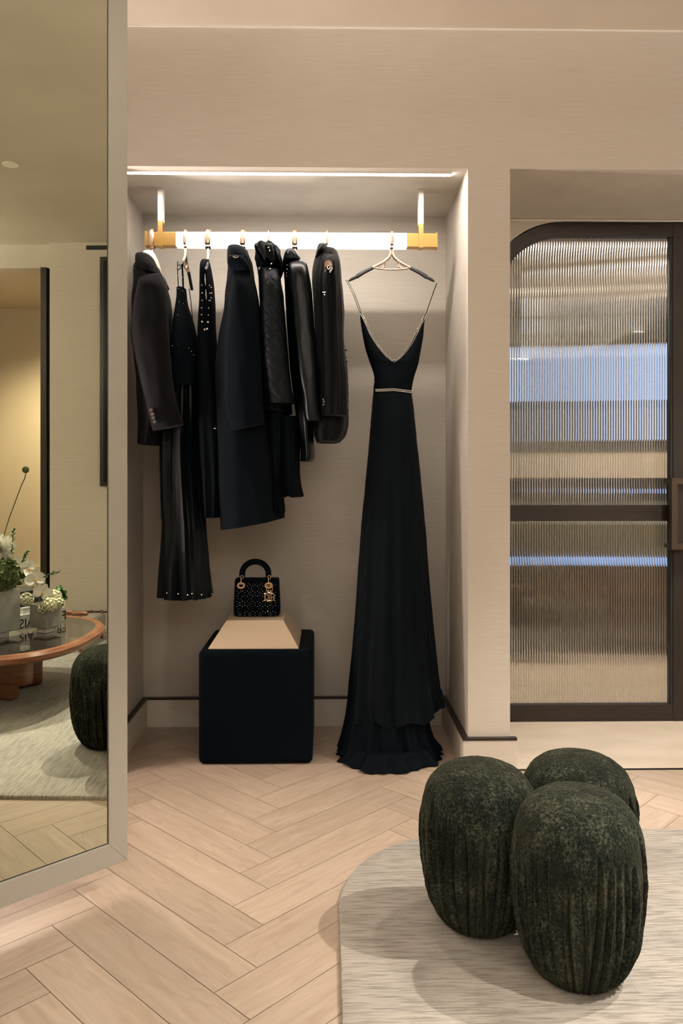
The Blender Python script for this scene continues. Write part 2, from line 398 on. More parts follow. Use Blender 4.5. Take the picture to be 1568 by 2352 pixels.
# wall around the arched corner of the door
mb = MB(); n = 18; pl = [(DXL, DT - AR), (DXL, NZ), (DXL + AR, NZ)] + [(DXL + AR + AR * math.cos(PI / 2 + PI / 2 * i / n), DT - AR + AR * math.sin(PI / 2 + PI / 2 * i / n)) for i in range(n)]
mb.prism(pl, DY, DY + .1); mb.box(DXL + AR, RX, DY, DY + .1, DT + .002, NZ)
mb.box(PX - .1, DXL, DY, DY + .1, 0, NZ); mb.box(2 * DXR - DXL + .012, RX + .1, DY, DY + .1, 0, NZ)
struct('wall_door_recess', mb, M['fascia'], smooth=False)
wall('wall_recess_side', M['wall'], (RX, RX + .12, NY0, NY1 + .2, 0, NZ))

# ---------------------------------------------------------------- the reeded glass door
def ribbed(x0, x1, z0f, z1f, y, name, parent, pitch=.01235, depth=.0041):
    """pane with vertical half round ribs on its far side; z0f,z1f give the lower and upper edge at x"""
    mb = MB(); nr = int((x1 - x0) / pitch); pitch = (x1 - x0) / nr; cols = []; sg = 8
    for r in range(nr):
        for k in range(sg):
            a = k / sg; x = x0 + (r + a) * pitch; cols.append((x, y + .004 + depth * math.sqrt(max(0, 1 - (2 * a - 1)**2 * .97))))
    cols.append((x1, y + .004)); N = len(cols); vs = []
    for x, yy in cols: vs += [(x, yy, z0f(x)), (x, yy, z1f(x)), (x, y, z0f(x)), (x, y, z1f(x))]
    fs = []
    for i in range(N - 1):
        a, b = 4 * i, 4 * i + 4
        fs += [(a, a + 1, b + 1, b), (a + 2, b + 2, b + 3, a + 3), (a, b, b + 2, a + 2), (a + 1, a + 3, b + 3, b + 1)]
    fs += [(0, 2, 3, 1), (4 * N - 4, 4 * N - 3, 4 * N - 1, 4 * N - 2)]
    mb.add(vs, fs); return mb.build(name, M['glass'], parent, smooth=True, angle=60)
door = thing('door_1', (DXL, DY, 0), kind='structure')
FY0, FY1 = DY + .005, DY + .05
FW = .066
SX0 = W(1545, 800, Y=FY0).x; SX1 = DXR + .005
RZ0, RZ1 = W(1300, 1197, Y=FY0).z, W(1300, 1160, Y=FY0).z
BZ0, BZ1 = .011, W(1300, 1620, Y=FY0).z
def leaf(sgn, px):
    """one leaf: sgn 1 = left leaf with its arch on the left"""
    X = (lambda x: x) if sgn > 0 else (lambda x: 2 * DXR + .01 - x)
    mb = MB(); n = 20; ro = AR - .002; ri = AR - FW; zt = DT - .003
    path_o = [(DXL + .002, BZ0)] + [(DXL + AR + ro * math.cos(PI - PI / 2 * i / n), zt - AR + ro * math.sin(PI - PI / 2 * i / n)) for i in range(n + 1)] + [(SX1, zt)]
    path_i = [(DXL + FW, BZ0)] + [(DXL + AR + ri * math.cos(PI - PI / 2 * i / n), zt - AR + ri * math.sin(PI - PI / 2 * i / n)) for i in range(n + 1)] + [(SX1, zt - FW)]
    rings = [[(X(o[0]), FY0, o[1]), (X(i_[0]), FY0, i_[1]), (X(i_[0]), FY1, i_[1]), (X(o[0]), FY1, o[1])] for o, i_ in zip(path_o, path_i)]
    mb.rings(rings)
    mb.build('door_frame' if sgn > 0 else 'second_leaf_frame', M['frame_metal'], door, bevel=.002, segs=1)
    mb = MB(); a, b = sorted((X(SX0), X(SX1))); mb.box(a, b, FY0 - .002, FY1, BZ0, zt + .001)
    mb.build('stile', M['frame_metal'], door, smooth=False, bevel=.002)
    mb = MB(); a, b = sorted((X(DXL + .01), X(SX0))); mb.box(a, b, FY0 + .002, FY1, RZ0, RZ1)
    mb.box(a, b, FY0 + .001, FY0 + .004, (RZ0 + RZ1) / 2 - .0008, (RZ0 + RZ1) / 2 + .0008)
    mb.build('mid_rail', M['frame_metal'], door, smooth=False)
    mb = MB(); mb.box(a, b, FY0 + .001, FY1, BZ0, BZ1); mb.build('bottom_rail', M['frame_metal'], door, smooth=False)
    mb = MB()
    for z0, z1 in ((BZ1, RZ0), (RZ1, zt - FW)):
        g0, g1 = sorted((X(SX0 - .010), X(SX0))); mb.box(g0, g1, FY0 + .004, FY1 - .004, z0, z1)
    mb.build('gasket', M['gasket'], door, smooth=False)
    def top(x):
        x = X(x) if sgn < 0 else x
        if x < DXL + AR: return zt - AR + math.sqrt(max(ri**2 - (x - DXL - AR)**2, .0001)) + .004
        return zt - FW + .004
    a, b = sorted((X(DXL + FW + .003), X(SX0 - .008)))
    if px:
        ribbed(a, b, lambda x: BZ1 - .002, lambda x: RZ0 + .002, FY0 + .016, 'glass_pane', door)
        ribbed(a, b, lambda x: RZ1 - .002, top, FY0 + .016, 'glass_pane', door)
leaf(1, True)
# second leaf beyond the frame edge kept as a plain panel of the same door
leaf(-1, True)
# pull handle: rectangular plate on two stand-offs
hx0 = W(1537, 1100, Y=FY0 - .05).x; hz0 = W(1537, 1262, Y=FY0 - .06).z; hz1 = W(1537, 1098, Y=FY0 - .06).z
mb = MB(); hx1 = hx0 + .125
for b in ((hx0, hx0 + .028, hz0, hz1), (hx1 - .028, hx1, hz0, hz1), (hx0 + .028, hx1 - .028, hz1 - .028, hz1), (hx0 + .028, hx1 - .028, hz0, hz0 + .028)):
    mb.box(b[0], b[1], FY0 - .075, FY0 - .045, b[2], b[3])
hd = mb.build('pull_handle', M['handle_metal'], door, smooth=False)
mb = MB(); mb.box(hx0 + .02, hx1 - .02, FY0 - .052, FY0 - .046, hz0 + .02, hz1 - .02); mb.build('back_plate', M['frame_metal'], hd, smooth=False)
for z in (hz1 - .014, hz0 + .014):
    mb = MB(); mb.box(hx0 + .002, hx0 + .026, FY0 - .046, FY0 + .016, z - .010, z + .010); mb.build('stand_off', M['handle_metal'], hd, smooth=False)

# ---------------------------------------------------------------- lobby beyond the glass
LXR = 5.2
wall('ceiling.001', mat('lobby_ceiling_cream', (0.62, 0.52, 0.42), .6), (-1.0, LXR, DY + .1, 7.3, 2.86, 2.9))
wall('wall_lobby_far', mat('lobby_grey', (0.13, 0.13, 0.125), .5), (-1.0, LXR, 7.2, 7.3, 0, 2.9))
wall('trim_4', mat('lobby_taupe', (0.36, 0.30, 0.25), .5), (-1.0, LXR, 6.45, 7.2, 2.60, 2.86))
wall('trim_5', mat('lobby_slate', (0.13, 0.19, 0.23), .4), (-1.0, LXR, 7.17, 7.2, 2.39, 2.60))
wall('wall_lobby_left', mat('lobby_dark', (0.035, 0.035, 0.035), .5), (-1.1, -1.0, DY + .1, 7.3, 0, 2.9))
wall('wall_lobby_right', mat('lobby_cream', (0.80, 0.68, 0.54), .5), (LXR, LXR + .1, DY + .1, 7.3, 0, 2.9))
wall('wall_lobby_near', M['paint'], (-1.0, PX, NY1 + .3, NY1 + .4, 0, 2.9), (PX - .01, RX + .1, DY + .1, DY + .4, NZ, 2.9), (RX, LXR, DY + .1, DY + .2, 0, 2.9))
wall('floor.002', M['stone'], (-1.0, PX, NY1 + .4, 7.4, -.02, .0008))
def shop(x0, x1, z0, z1, y, col, p, lbl):
    t = thing('display_window', ((x0 + x1) / 2, y, z0), lbl, 'display window')
    mb = MB(); mb.box(x0, x1, y, y + .02, z0, z1); mb.build('lit_screen', emit('display_glow', col, p), t, smooth=False)
    mb = MB()
    for b in ((x0 - .03, x0, z0 - .03, z1 + .03), (x1, x1 + .03, z0 - .03, z1 + .03), (x0, x1, z1, z1 + .03), (x0, x1, z0 - .03, z0)): mb.box(b[0], b[1], y - .03, y + .02, b[2], b[3])
    mb.build('window_frame', M['frame_metal'], t, smooth=False)
shop(1.0, 2.05, 1.84, 2.33, 7.15, (.50, .66, 1.0), .72, 'pale blue lit display window on the far lobby wall, nearer the pillar')
shop(2.35, 3.75, 1.50, 2.36, 7.15, (.52, .66, 1.0), .80, 'large pale blue lit display window on the far lobby wall, nearer the door pull')
t = thing('wall_shelf', (2.1, 6.95, 1.15), 'cream wall shelf seen through the upper reeded pane below the blue light', 'shelf')
mb = MB(); mb.box(.4, 4.2, 6.95, 7.14, 1.16, 1.38); mb.build('shelf_body', mat('cream_lacquer', (.50, .42, .33), .4), t, smooth=False)
for k, (xp, wp, dp, lb) in enumerate([(2.62, .30, 5.02, 'cream square column in the lobby, the wider one towards the door pull'), (1.30, .07, 5.0, 'slim cream post in the lobby, the one nearer the pillar')]):
    t = thing('lobby_column', (xp, dp, 0), lb, 'column')
    mb = MB(); mb.box(xp, xp + wp, dp, dp + .2, .05, 2.30); mb.build('shaft', mat('column_cream', (.66, .58, .48), .5), t, smooth=False)
    mb = MB(); mb.box(xp - .01, xp + wp + .01, dp - .01, dp + .21, 0, .05); mb.build('plinth', M['bronze'], t, smooth=False)
t = thing('lobby_cabinet', (.55, 5.0, 0), 'dark tall cabinet in the lobby just behind the pillar side of the glass', 'cabinet')
mb = MB(); mb.box(.2, .85, 4.9, 5.2, .06, 2.32); mb.build('cabinet_body', M['frame_metal'], t, smooth=False)
mb = MB(); mb.box(.22, .83, 4.92, 5.18, 0, .06); mb.build('plinth', M['gasket'], t, smooth=False)
t = thing('blue_sign', (3.2, 7.0, 1.0), 'small blue light strip under the cream wall shelf', 'light strip')
mb = MB(); mb.box(2.5, 4.0, 7.12, 7.14, 1.02, 1.06); mb.build('glow_strip', emit('blue_strip', (.40, .55, 1.0), .6), t, smooth=False)
t = thing('reception_counter', (2.1, 5.3, 0), 'long dark brown counter with a blue light band, seen through the lower reeded pane', 'counter')
mb = MB(); mb.box(-.4, 4.4, 5.30, 5.8, 0, .585); mb.build('counter_body', mat('dark_brown_lacquer', (.10, .072, .058), .35), t, smooth=False, bevel=.01)
mb = MB(); mb.box(-.4, 4.4, 5.285, 5.80, .645, .86); mb.build('counter_top', mat('grey_olive_top', (.20, .20, .16), .3), t, smooth=False)
mb = MB(); mb.box(-.35, 4.35, 5.31, 5.78, .585, .645); mb.build('light_band', emit('blue_band', (.40, .58, 1.0), .55), t, smooth=False)
for i, (x0, y0, x1, y1) in enumerate([(0.9, 5.75, 2.35, 5.95), (2.1, 6.30, 3.6, 6.05)]):
    t = thing('linear_ceiling_light', ((x0 + x1) / 2, y0, 2.85), ['bright linear ceiling light in the lobby, the nearer one seen through the glass', 'bright linear ceiling light in the lobby, the farther one seen through the glass'][i], 'ceiling light')
    mb = MB(); mb.tube([(x0, y0, 2.835), (x1, y1, 2.835)], .012, 8); mb.build('diffuser', emit('lobby_lamp', (1, .93, .82), 12), t)
    mb = MB(); mb.tube([(x0, y0, 2.856), (x1, y1, 2.856)], .03, 4, r2=.006); mb.build('mount', M['white_acrylic'], t)
for i, (x, y) in enumerate([(1.45, 6.30), (1.75, 6.35), (2.85, 6.35)]):
    t = thing('lobby_spotlight', (x, y, 2.60), ['small bright spotlight in the lobby, nearest the pillar', 'small bright spotlight in the lobby, between the other two', 'small bright spotlight in the lobby, nearest the door stile'][i], 'spotlight')
    mb = MB(); mb.tube([(x, y, 2.86), (x, y, 2.66)], .03, 12); mb.build('lamp_body', M['white_acrylic'], t)
    mb = MB(); mb.tube([(x, y, 2.66), (x, y, 2.63)], .024, 12); mb.build('lamp_lens', emit('lobby_spot', (1, .9, .75), 14), t)
for x, y, p in ((1.4, 4.9, 19), (3.6, 4.9, 25)):
    l = bpy.data.lights.new('lobby_light', 'SPOT'); l.spot_size = 2.9; l.spot_blend = .5; l.shadow_soft_size = .06; l.energy = p * 4.6; l.color = (1, .86, .68)
    o = bpy.data.objects.new('lobby_light', l); C.objects.link(o); o.location = (x, y, 2.82)

# ---------------------------------------------------------------- recessed lamps of the room
def downlight(i, x, y, ax, ay, wt, cone, blend, lbl):
    t = thing('recessed_downlight', (x, y, CZ), lbl, 'ceiling light', 'recessed downlights of the room')
    mb = MB(); mb.tube([(x, y, CZ), (x, y, CZ - .004)], .045, 20); mb.build('trim_ring', M['white_acrylic'], t)
    l = bpy.data.lights.new('spot', 'SPOT'); l.energy = wt * 6; l.color = SPOT_COL; l.spot_size = math.radians(cone); l.spot_blend = blend; l.shadow_soft_size = .014
    o = bpy.data.objects.new('spot', l); C.objects.link(o); o.location = (x, y, CZ - .02)
    o.rotation_euler = (Vector((ax, ay, 0)) - Vector((x, y, CZ))).to_track_quat('-Z', 'Y').to_euler()
    put(o, t); o.location = (0, 0, -.02)
DL = ['recessed downlight farthest right, above the rug behind the poufs', 'recessed downlight between the pouf group and the door', 'recessed downlight right above the coffee table',
      'recessed downlight beyond the coffee table towards the right wall', 'recessed downlight above the open oak floor near the rug corner', 'recessed downlight nearest the reeded door', 'recessed downlight in front of the mirror panel']
for i, s in enumerate(SPOTS): downlight(i, *s, DL[i])
# fill light panels added out of view behind the camera, brightening the room softly
for i, (x, y, sx, sy) in enumerate([(.4, -.95, 2.6, .9), (.8, -2.05, 2.6, .9)]):
    t = thing('ceiling_light_panel', (x, y, CZ), ['warm luminous ceiling panel, the one nearer the camera', 'warm luminous ceiling panel near the rear wall'][i], 'ceiling light')
    mb = MB(); mb.box(x - sx / 2, x + sx / 2, y - sy / 2, y + sy / 2, CZ - .012, CZ - .006); mb.build('diffuser', emit('panel_glow', PANEL_COL, PANEL_POWER), t, smooth=False)
    mb = MB(); mb.box(x - sx / 2 - .02, x + sx / 2 + .02, y - sy / 2 - .02, y + sy / 2 + .02, CZ - .0055, CZ - .0005); mb.build('panel_tray', M['white_acrylic'], t, smooth=False)
# cove troughs wash the ceiling
for i, (a0, a1, b0, b1, lb) in enumerate([(LX + .002, LX + .16, BY + .3, .9, 'ceiling-washing light trough high on the left wall behind the mirror'),
                                         (-.9, 2.6, BY + .002, BY + .16, 'ceiling-washing light trough high on the rear wall'),
                                         (RX - .16, RX - .002, BY + .3, -.5, 'ceiling-washing light trough high on the right wall')]):
    t = thing('cove_light', ((a0 + a1) / 2, (b0 + b1) / 2, 2.66), lb, 'light')
    mb = MB(); mb.box(a0, a1, b0, b1, 2.64, 2.66); mb.build('trough', M['paint'], t, smooth=False)
    mb = MB(); mb.box(a0 + .03, a1 - .03, b0 + .03, b1 - .03, 2.662, 2.668); mb.build('diffuser', emit('cove_glow', PANEL_COL, COVE_POWER), t, smooth=False)
t = thing('wall_sconce', (-1.25, 3.05, .85), 'tall glowing cylindrical wall sconce on the back wall, hidden behind the mirror panel', 'lamp')  # sconce added out of sight to give the floor glow under the mirror
mb = MB(); mb.tube([(-1.25, 3.05, .85), (-1.25, 3.05, 1.35)], .07, 20); mb.build('diffuser', emit('sconce_glow', SCONCE_COL, SCONCE_POWER), t)
l = bpy.data.lights.new('uplight', 'SPOT'); l.energy = 38; l.color = (1.0, 0.86, 0.76); l.spot_size = 2.6; l.spot_blend = 1; l.shadow_soft_size = .05
o = bpy.data.objects.new('uplight', l); C.objects.link(o); o.rotation_euler = Vector((.55, -.12, 1)).to_track_quat('-Z', 'Y').to_euler(); put(o, t); o.location = (0, 0, .53)  # upward spot added to brighten the left of the upper wall
mb = MB(); mb.box(-1.29, -1.21, 3.13, 3.189, .9, 1.3); mb.build('back_plate', M['brass'], t, smooth=False)
t = thing('floor_lamp', (2.80, 2.80, 0), 'floor lamp with a glowing drum shade standing right of the door recess, outside the picture', 'lamp')  # lamp added out of view to lighten the underside of the recess
mb = MB(); mb.tube([(2.8, 2.8, 1.02), (2.8, 2.8, 1.32)], .15, 28); mb.build('lamp_shade', emit('shade_glow', (1, .92, .80), 9.0), t)
mb = MB(); mb.tube([(2.8, 2.8, .02), (2.8, 2.8, 1.02)], .012, 10); mb.build('pole', M['brass'], t)
mb = MB(); mb.tube([(2.8, 2.8, 0.001), (2.8, 2.8, .02)], .13, 28); mb.build('base', M['brass'], t)
# alcove lamp
l = bpy.data.lights.new('alcove_light', 'SPOT'); l.energy = 200; l.color = (1, .80, .52); l.spot_size = 2.4; l.spot_blend = 1; l.shadow_soft_size = .15
o = bpy.data.objects.new('alcove_light', l); C.objects.link(o); o.location = (RX + .7, .2, 2.7)
mb = MB(); t = thing('wall_lamp', (RX + 1.40, .12, 1.56), 'small glowing wall lamp half hidden by the bronze door frame in the mirror', 'lamp')
mb.sphere((RX + 1.42, .10, 1.72), .045, 12, 8); mb.build('globe', emit('lamp_globe', (1, .8, .5), 9), t)
mb = MB(); mb.tube([(RX + 1.5, .10, 1.66), (RX + 1.42, .10, 1.66), (RX + 1.42, .10, 1.69)], .008); mb.build('arm', M['brass'], t)

# ---------------------------------------------------------------- tall mirror panel
PW, PZ0, PZ1, PT = .95, .081, 2.86, .04
mt = thing('mirror_panel', (MP.x - MD.x * PW / 2, MP.y - MD.y * PW / 2, 0), 'tall tinted mirror in a taupe leather frame, hung above the floor on the left', 'mirror')
def mpt(s, z, d=0.0): p = MP - MD * s - MN * d; return (p.x, p.y, z)
def mbox(s0, s1, z0, z1, d0, d1):
    return [mpt(s0, z0, d0), mpt(s1, z0, d0), mpt(s1, z0, d1), mpt(s0, z0, d1), mpt(s0, z1, d0), mpt(s1, z1, d0), mpt(s1, z1, d1), mpt(s0, z1, d1)]
BOXF = [(0, 3, 2, 1), (4, 5, 6, 7), (0, 1, 5, 4), (1, 2, 6, 5), (2, 3, 7, 6), (3, 0, 4, 7)]
fw = .0587
quads = [[(0, PZ0), (fw, PZ0 + fw + .005), (fw, PZ1 - fw), (0, PZ1)], [(0, PZ0), (PW, PZ0), (PW - fw, PZ0 + fw + .005), (fw, PZ0 + fw + .005)],
         [(PW, PZ0), (PW, PZ1), (PW - fw, PZ1 - fw), (PW - fw, PZ0 + fw + .005)], [(0, PZ1), (fw, PZ1 - fw), (PW - fw, PZ1 - fw), (PW, PZ1)]]
for nm, q in zip(('side_frame', 'bottom_frame', 'side_frame', 'top_frame'), quads):
    mb = MB(); mb.add([mpt(a, z, 0) for a, z in q] + [mpt(a, z, PT) for a, z in q], [(0, 1, 2, 3), (7, 6, 5, 4), (0, 4, 5, 1), (1, 5, 6, 2), (2, 6, 7, 3), (3, 7, 4, 0)])
    mb.build(nm, M['leather_frame'], mt, smooth=False, bevel=.0012, segs=1)
mb = MB(); mb.add(mbox(fw, PW - fw, PZ0 + fw, PZ1 - fw, .008, .02), BOXF); mb.build('backing', M['gasket'], mt, smooth=False)
mb = MB(); mb.add(mbox(fw + .0035, PW - fw - .0035, PZ0 + fw + .009, PZ1 - fw - .004, .004, .0079), BOXF); mb.build('mirror_glass', M['mirror'], mt, smooth=False)
mb = MB(); mb.add(mbox(PW * .82, PW * .95, 0, CZ, PT, PT + .05), BOXF); mb.build('support_post', M['frame_metal'], mt, smooth=False)

# ---------------------------------------------------------------- niche light strip and hanging bar
t = thing('light_strip', (-.15, 3.25, NZ), 'bright white linear light strip recessed in the niche ceiling', 'light')
a = W(288, 393, z=NZ - .001); b = W(1034, 402, z=NZ - .001)
mb = MB(); mb.box(a.x, b.x, 3.236, 3.262, NZ - .005, NZ - .001); mb.build('diffuser', emit('strip_glow', STRIP_EMIT, STRIP_POWER), t, smooth=False)
mb = MB(); mb.box(a.x - .003, b.x + .003, 3.232, 3.236, NZ - .006, NZ); mb.box(a.x - .003, b.x + .003, 3.262, 3.266, NZ - .006, NZ); mb.build('channel', M['white_acrylic'], t, smooth=False)

RY0, RY1, RZA, RZB = 3.43, 3.472, 2.172, 2.232
rail = thing('hanging_rail', (-.15, 3.45, 2.17), 'glowing white and brass square clothes rail across the niche', 'clothes rail')
xa, xb, xc, xd = -.78, -.646, .346, .479
mb = MB(); mb.box(xb, xc, RY0, RY1, RZA, RZB); mb.build('light_bar', emit('bar_glow', (1.0, .93, .84), BAR_POWER), rail, smooth=False)
for x0, x1, e in ((xa, xb, xa), (xc, xd, xd - .008)):
    mb = MB(); mb.box(x0, x1, RY0 + .0005, RY1 - .0005, RZA + .0005, RZB - .0005); o = mb.build('brass_sleeve', M['brass'], rail, smooth=False, bevel=.0015)
    mb = MB(); mb.box(e, e + .008, RY0 - .002, RY1 + .002, RZA - .002, RZB + .002); mb.build('end_cap', M['brass'], o, smooth=False, bevel=.001)
for u in (367.5, 967):
    x = W(u, 530, Y=RY0 - .006).x; zj = W(u, 507 if u < 500 else 514, Y=RY0 - .006).z
    mb = MB(); mb.box(x - .0105, x + .0105, RY0 - .006, RY0 + .040, RZA - .004, zj); br = mb.build('brass_clip', M['brass'], rail, smooth=False, bevel=.001)
    mb = MB(); mb.box(x - .0105, x + .0105, RY0 - .006, RY0 + .040, zj, NZ - .001); mb.build('drop_post', M['white_acrylic'], rail, smooth=False, bevel=.001)

# ---------------------------------------------------------------- hangers
def make_hanger():
    h = thing('clothes_hanger', (0, 0, 0), in_place=False)
    g = MB(); r = .0062
    def both(pts, rr, **k):
        g.tube(pts, rr, 10, **k); g.tube([(-x, y, z) for x, y, z in pts], rr, 10, **k)
    both([(0, 0, .004), (-.004, 0, -.022), (-.014, 0, -.038), (-.04, 0, -.056), (-.07, 0, -.070), (-.096, 0, -.0815)], [.0075, .0075, .007, .0066, .0068, .0075], r2=[.006] * 6, up=(0, 1, 0))
    g.tube([(-.092, 0, -.0815), (-.07, 0, -.0845), (-.035, 0, -.088), (0, 0, -.089), (.035, 0, -.088), (.07, 0, -.0845), (.092, 0, -.0815)], .0042, 10)
    both([(-.030, 0, -.052), (-.037, 0, -.064), (-.033, 0, -.076), (-.05, 0, -.083)], [.006, .0045, .005, .006])
    g.build('hanger_frame', M['champagne'], h)
    for s in (-1, 1):
        a = MB(); a.tube([(s * .094, 0, -.081), (s * .115, 0, -.090), (s * .14, 0, -.101), (s * .165, 0, -.114), (s * .178, 0, -.1215), (s * .1805, 0, -.1235), (s * .186, 0, -.125), (s * .198, 0, -.130), (s * .212, 0, -.137), (s * .2175, 0, -.140)],
                         [.0078, .0082, .0088, .0095, .0095, .006, .0072, .0072, .005, .0012], 10, r2=[.007] * 9 + [.001], up=(0, 1, 0))
        a.build('hanger_arm', M['black_rubber'], h)
    k = MB(); pts = [(0, .0, -.004), (0, -.012, .006), (0, -.0265, .016), (0, -.0275, .05), (0, -.024, .070), (0, -.012, .0795), (0, .002, .082), (0, .016, .0795), (0, .027, .070), (0, .030, .05), (0, .028, .035)]
    k.tube(pts, [.0085, .0088, .0086, .0078, .0075, .007, .007, .007, .007, .0066, .005], 10, r2=[.004] * 11, up=(0, 1, 0.01)); k.build('hook', M['champagne'], h)
    return h
hbase = make_hanger()
HZ = 2.168
HX = [(350, 80, 'champagne and black hanger carrying the charcoal blazer', 1.5), (426, 91, 'champagne and black hanger carrying the strappy gown, its bare neck showing', .75),
      (478, 96, 'champagne and black hanger carrying the studded gown', 1.45), (558, 86, 'champagne and black hanger carrying the long wool coat', 1.35),
      (617, 82, 'champagne and black hanger carrying the quilted jacket', .65), (677, 88, 'champagne and black hanger carrying the leather jacket', 1.35),
      (750, 84, 'champagne and black hanger carrying the velvet and lace jacket', .75), (899, 0, 'champagne hanger with black arms facing front, carrying the beaded evening gown', .85)]
for i, (u, a, lb, wd_) in enumerate(HX):
    h = hbase if i == 0 else copy_tree(hbase)
    h.location = (W(u, 571, Y=3.45).x, 3.45, HZ); h.rotation_euler = (0, 0, math.radians(a))
    tag(h, lb, 'hanger', 'hangers on the clothes rail')
    for ch in h.children:
        if ch.name.startswith('hook'): ch.rotation_euler = (0, 0, -math.radians(a)); ch.scale = (wd_, 1, 1)
        elif a: ch.scale = (.86, 1, 1)

# ---------------------------------------------------------------- garments
def studs(pts, r, m, name, parent, **k):
    mb = MB(); mb.sphere((0, 0, 0), r, 8, 6); first = mb.build(name, m, parent, **k); base_ = Vector(first.location)
    for i, p in enumerate(pts):
        o = first
        if i: o = first.copy(); C.objects.link(o)
        o.location = base_ + Vector(p)
    return first
def collarband(rows, **k): return cloth(rows, n=22, seg=40, amp=.02, **k)

# 1 charcoal blazer
g = thing('blazer', W(350, 1020, Y=3.45), 'charcoal wool blazer with four grey cuff buttons, first garment at the left', 'jacket')
cloth([(600, 316, 352, 3.42, .10), (618, 314, 364, 3.42, .16), (655, 315, 378, 3.42, .19), (694, 311, 388, 3.42, .19), (752, 312, 393, 3.42, .18), (830, 318, 396, 3.42, .18), (900, 321, 398, 3.42, .18), (960, 322, 392, 3.42, .18), (1021, 323, 374, 3.42, .17)],
      folds=5, amp=.05, seed=1, domed=.08).build('blazer_body', M['wool'], g)
sl = cloth([(628, 318, 364, 3.27, .045), (655, 316, 377, 3.25, .055), (694, 308, 384, 3.25, .055), (752, 300, 386, 3.25, .055), (795, 304, 389, 3.25, .05), (850, 317, 393, 3.25, .05), (910, 331, 402, 3.25, .05), (950, 341, 412, 3.25, .05), (982, 350, 421, 3.25, .048)],
           folds=4, amp=.05, seed=2, domed=.12, wr=.01)
# slant the cuff edge
for i, p in enumerate(sl.v):
    k = min(1, max(0, (W(350, 930, Y=3.25).z - p[2]) / .08)); sl.v[i] = (p[0], p[1], p[2] + k * (p[0] - W(388, 900, Y=3.25).x) * .21)
so = sl.build('sleeve', M['wool'], g)
for i, (u, v) in enumerate([(347, 942), (350, 951), (352, 959.5), (355, 968.5)]):
    p = W(u, v, Y=3.197 + .004 * 0)
    mb = MB(); mb.tube([p + Vector((0, .010, 0)), p + Vector((0, -.003, 0))], [.0062, .0062], 14)
    mb.tube([p + Vector((.0048 * math.cos(q), -.0035, .0048 * math.sin(q))) for q in [2 * PI * j / 14 for j in range(14)]], .0016, 6, closed=True)
    mb.build('cuff_button', M['button'], so)
mb = cloth([(583, 317, 338, 3.38, .05), (592, 315, 350, 3.36, .09), (606, 315, 357, 3.34, .10), (620, 315, 364, 3.33, .10), (634, 317, 368, 3.33, .09)], n=24, amp=.0, seed=3, wr=.002, domed=.3)
mb.build('collar', M['wool'], g)
mb = cloth([(577, 333, 352, 3.47, .06), (590, 332, 360, 3.46, .10), (605, 336, 364.5, 3.46, .13), (625, 345, 368, 3.46, .15), (650, 352, 376, 3.46, .16)], n=24, amp=0, seed=4, wr=.001, domed=.3)
tag(mb.build('shoulder_padding', M['ivory'], g), 'ivory padded hanger shoulder cover inside the blazer')

# 2 strappy gown with tiny pearls
g = thing('strappy_gown', W(427, 1368, Y=3.43), 'long black satin gown with thin pearl-dotted straps, second from the left', 'dress')
cloth([(664, 408, 424, 3.42, .05), (700, 406, 428, 3.42, .08), (728, 402, 437, 3.42, .11), (760, 398, 446, 3.42, .13), (800, 389, 456, 3.42, .14), (840, 388, 457, 3.42, .14), (890, 388, 458, 3.42, .13)], n=50,
      folds=5, amp=.03, seed=5).build('bodice', M['crepe'], g)
cloth([(762, 385, 402, 3.43, .10), (772, 383, 415, 3.43, .12), (830, 380, 440, 3.43, .12), (900, 380, 450, 3.43, .12)], n=24, amp=.02, seed=6).build('side_panel', M['crepe'], g)
cloth([(880, 384, 457, 3.43, .13), (950, 376, 459, 3.43, .13), (1020, 370, 460, 3.43, .13), (1076, 370, 462, 3.43, .13), (1180, 371.5, 471, 3.43, .13), (1200, 374, 472.5, 3.43, .13), (1300, 369, 481, 3.43, .135), (1369, 366.5, 488, 3.43, .14)], n=90,
      folds=9, amp=.16, seed=7, hem=.003, fold_grow=False, wr=.004).build('skirt', M['satin'], g)
def strap(pts, r, name, m, par):
    mb = MB(); mb.tube([W(u, v, Y=y) for u, v, y in pts], r, 8); return mb.build(name, m, par)
strap([(408, 600, 3.30), (408, 630, 3.31), (410, 668, 3.36)], .0018, 'strap', M['crepe'], g)
strap([(418, 606, 3.29), (420, 640, 3.32), (421, 670, 3.36)], .0035, 'strap', M['crepe'], g)
strap([(434, 663, 3.56), (438, 690, 3.56), (442, 730, 3.55), (446, 760, 3.52)], .0018, 'strap', M['crepe'], g)
studs([W(u, v, Y=y) for u, v, y in [(407.7, 633, 3.30), (419, 637, 3.30), (409.5, 663, 3.33), (419.5, 668, 3.33), (411, 693, 3.33), (421, 697.5, 3.33), (408, 723, 3.30), (396, 794, 3.28), (409, 792, 3.28), (433, 799, 3.28), (439.6, 807, 3.28), (444.5, 815, 3.28)]], .0019, M['pearl'], 'pearl_dot', g)
studs([W(u, v, Y=y) for u, v, y in [(368, 1360, 3.42), (383, 1362, 3.30), (409, 1364, 3.28), (431, 1366.5, 3.28), (441, 1363.5, 3.28), (463, 1366, 3.30), (487, 1364, 3.42)]], .0031, M['pearl'], 'hem_pearl', g)

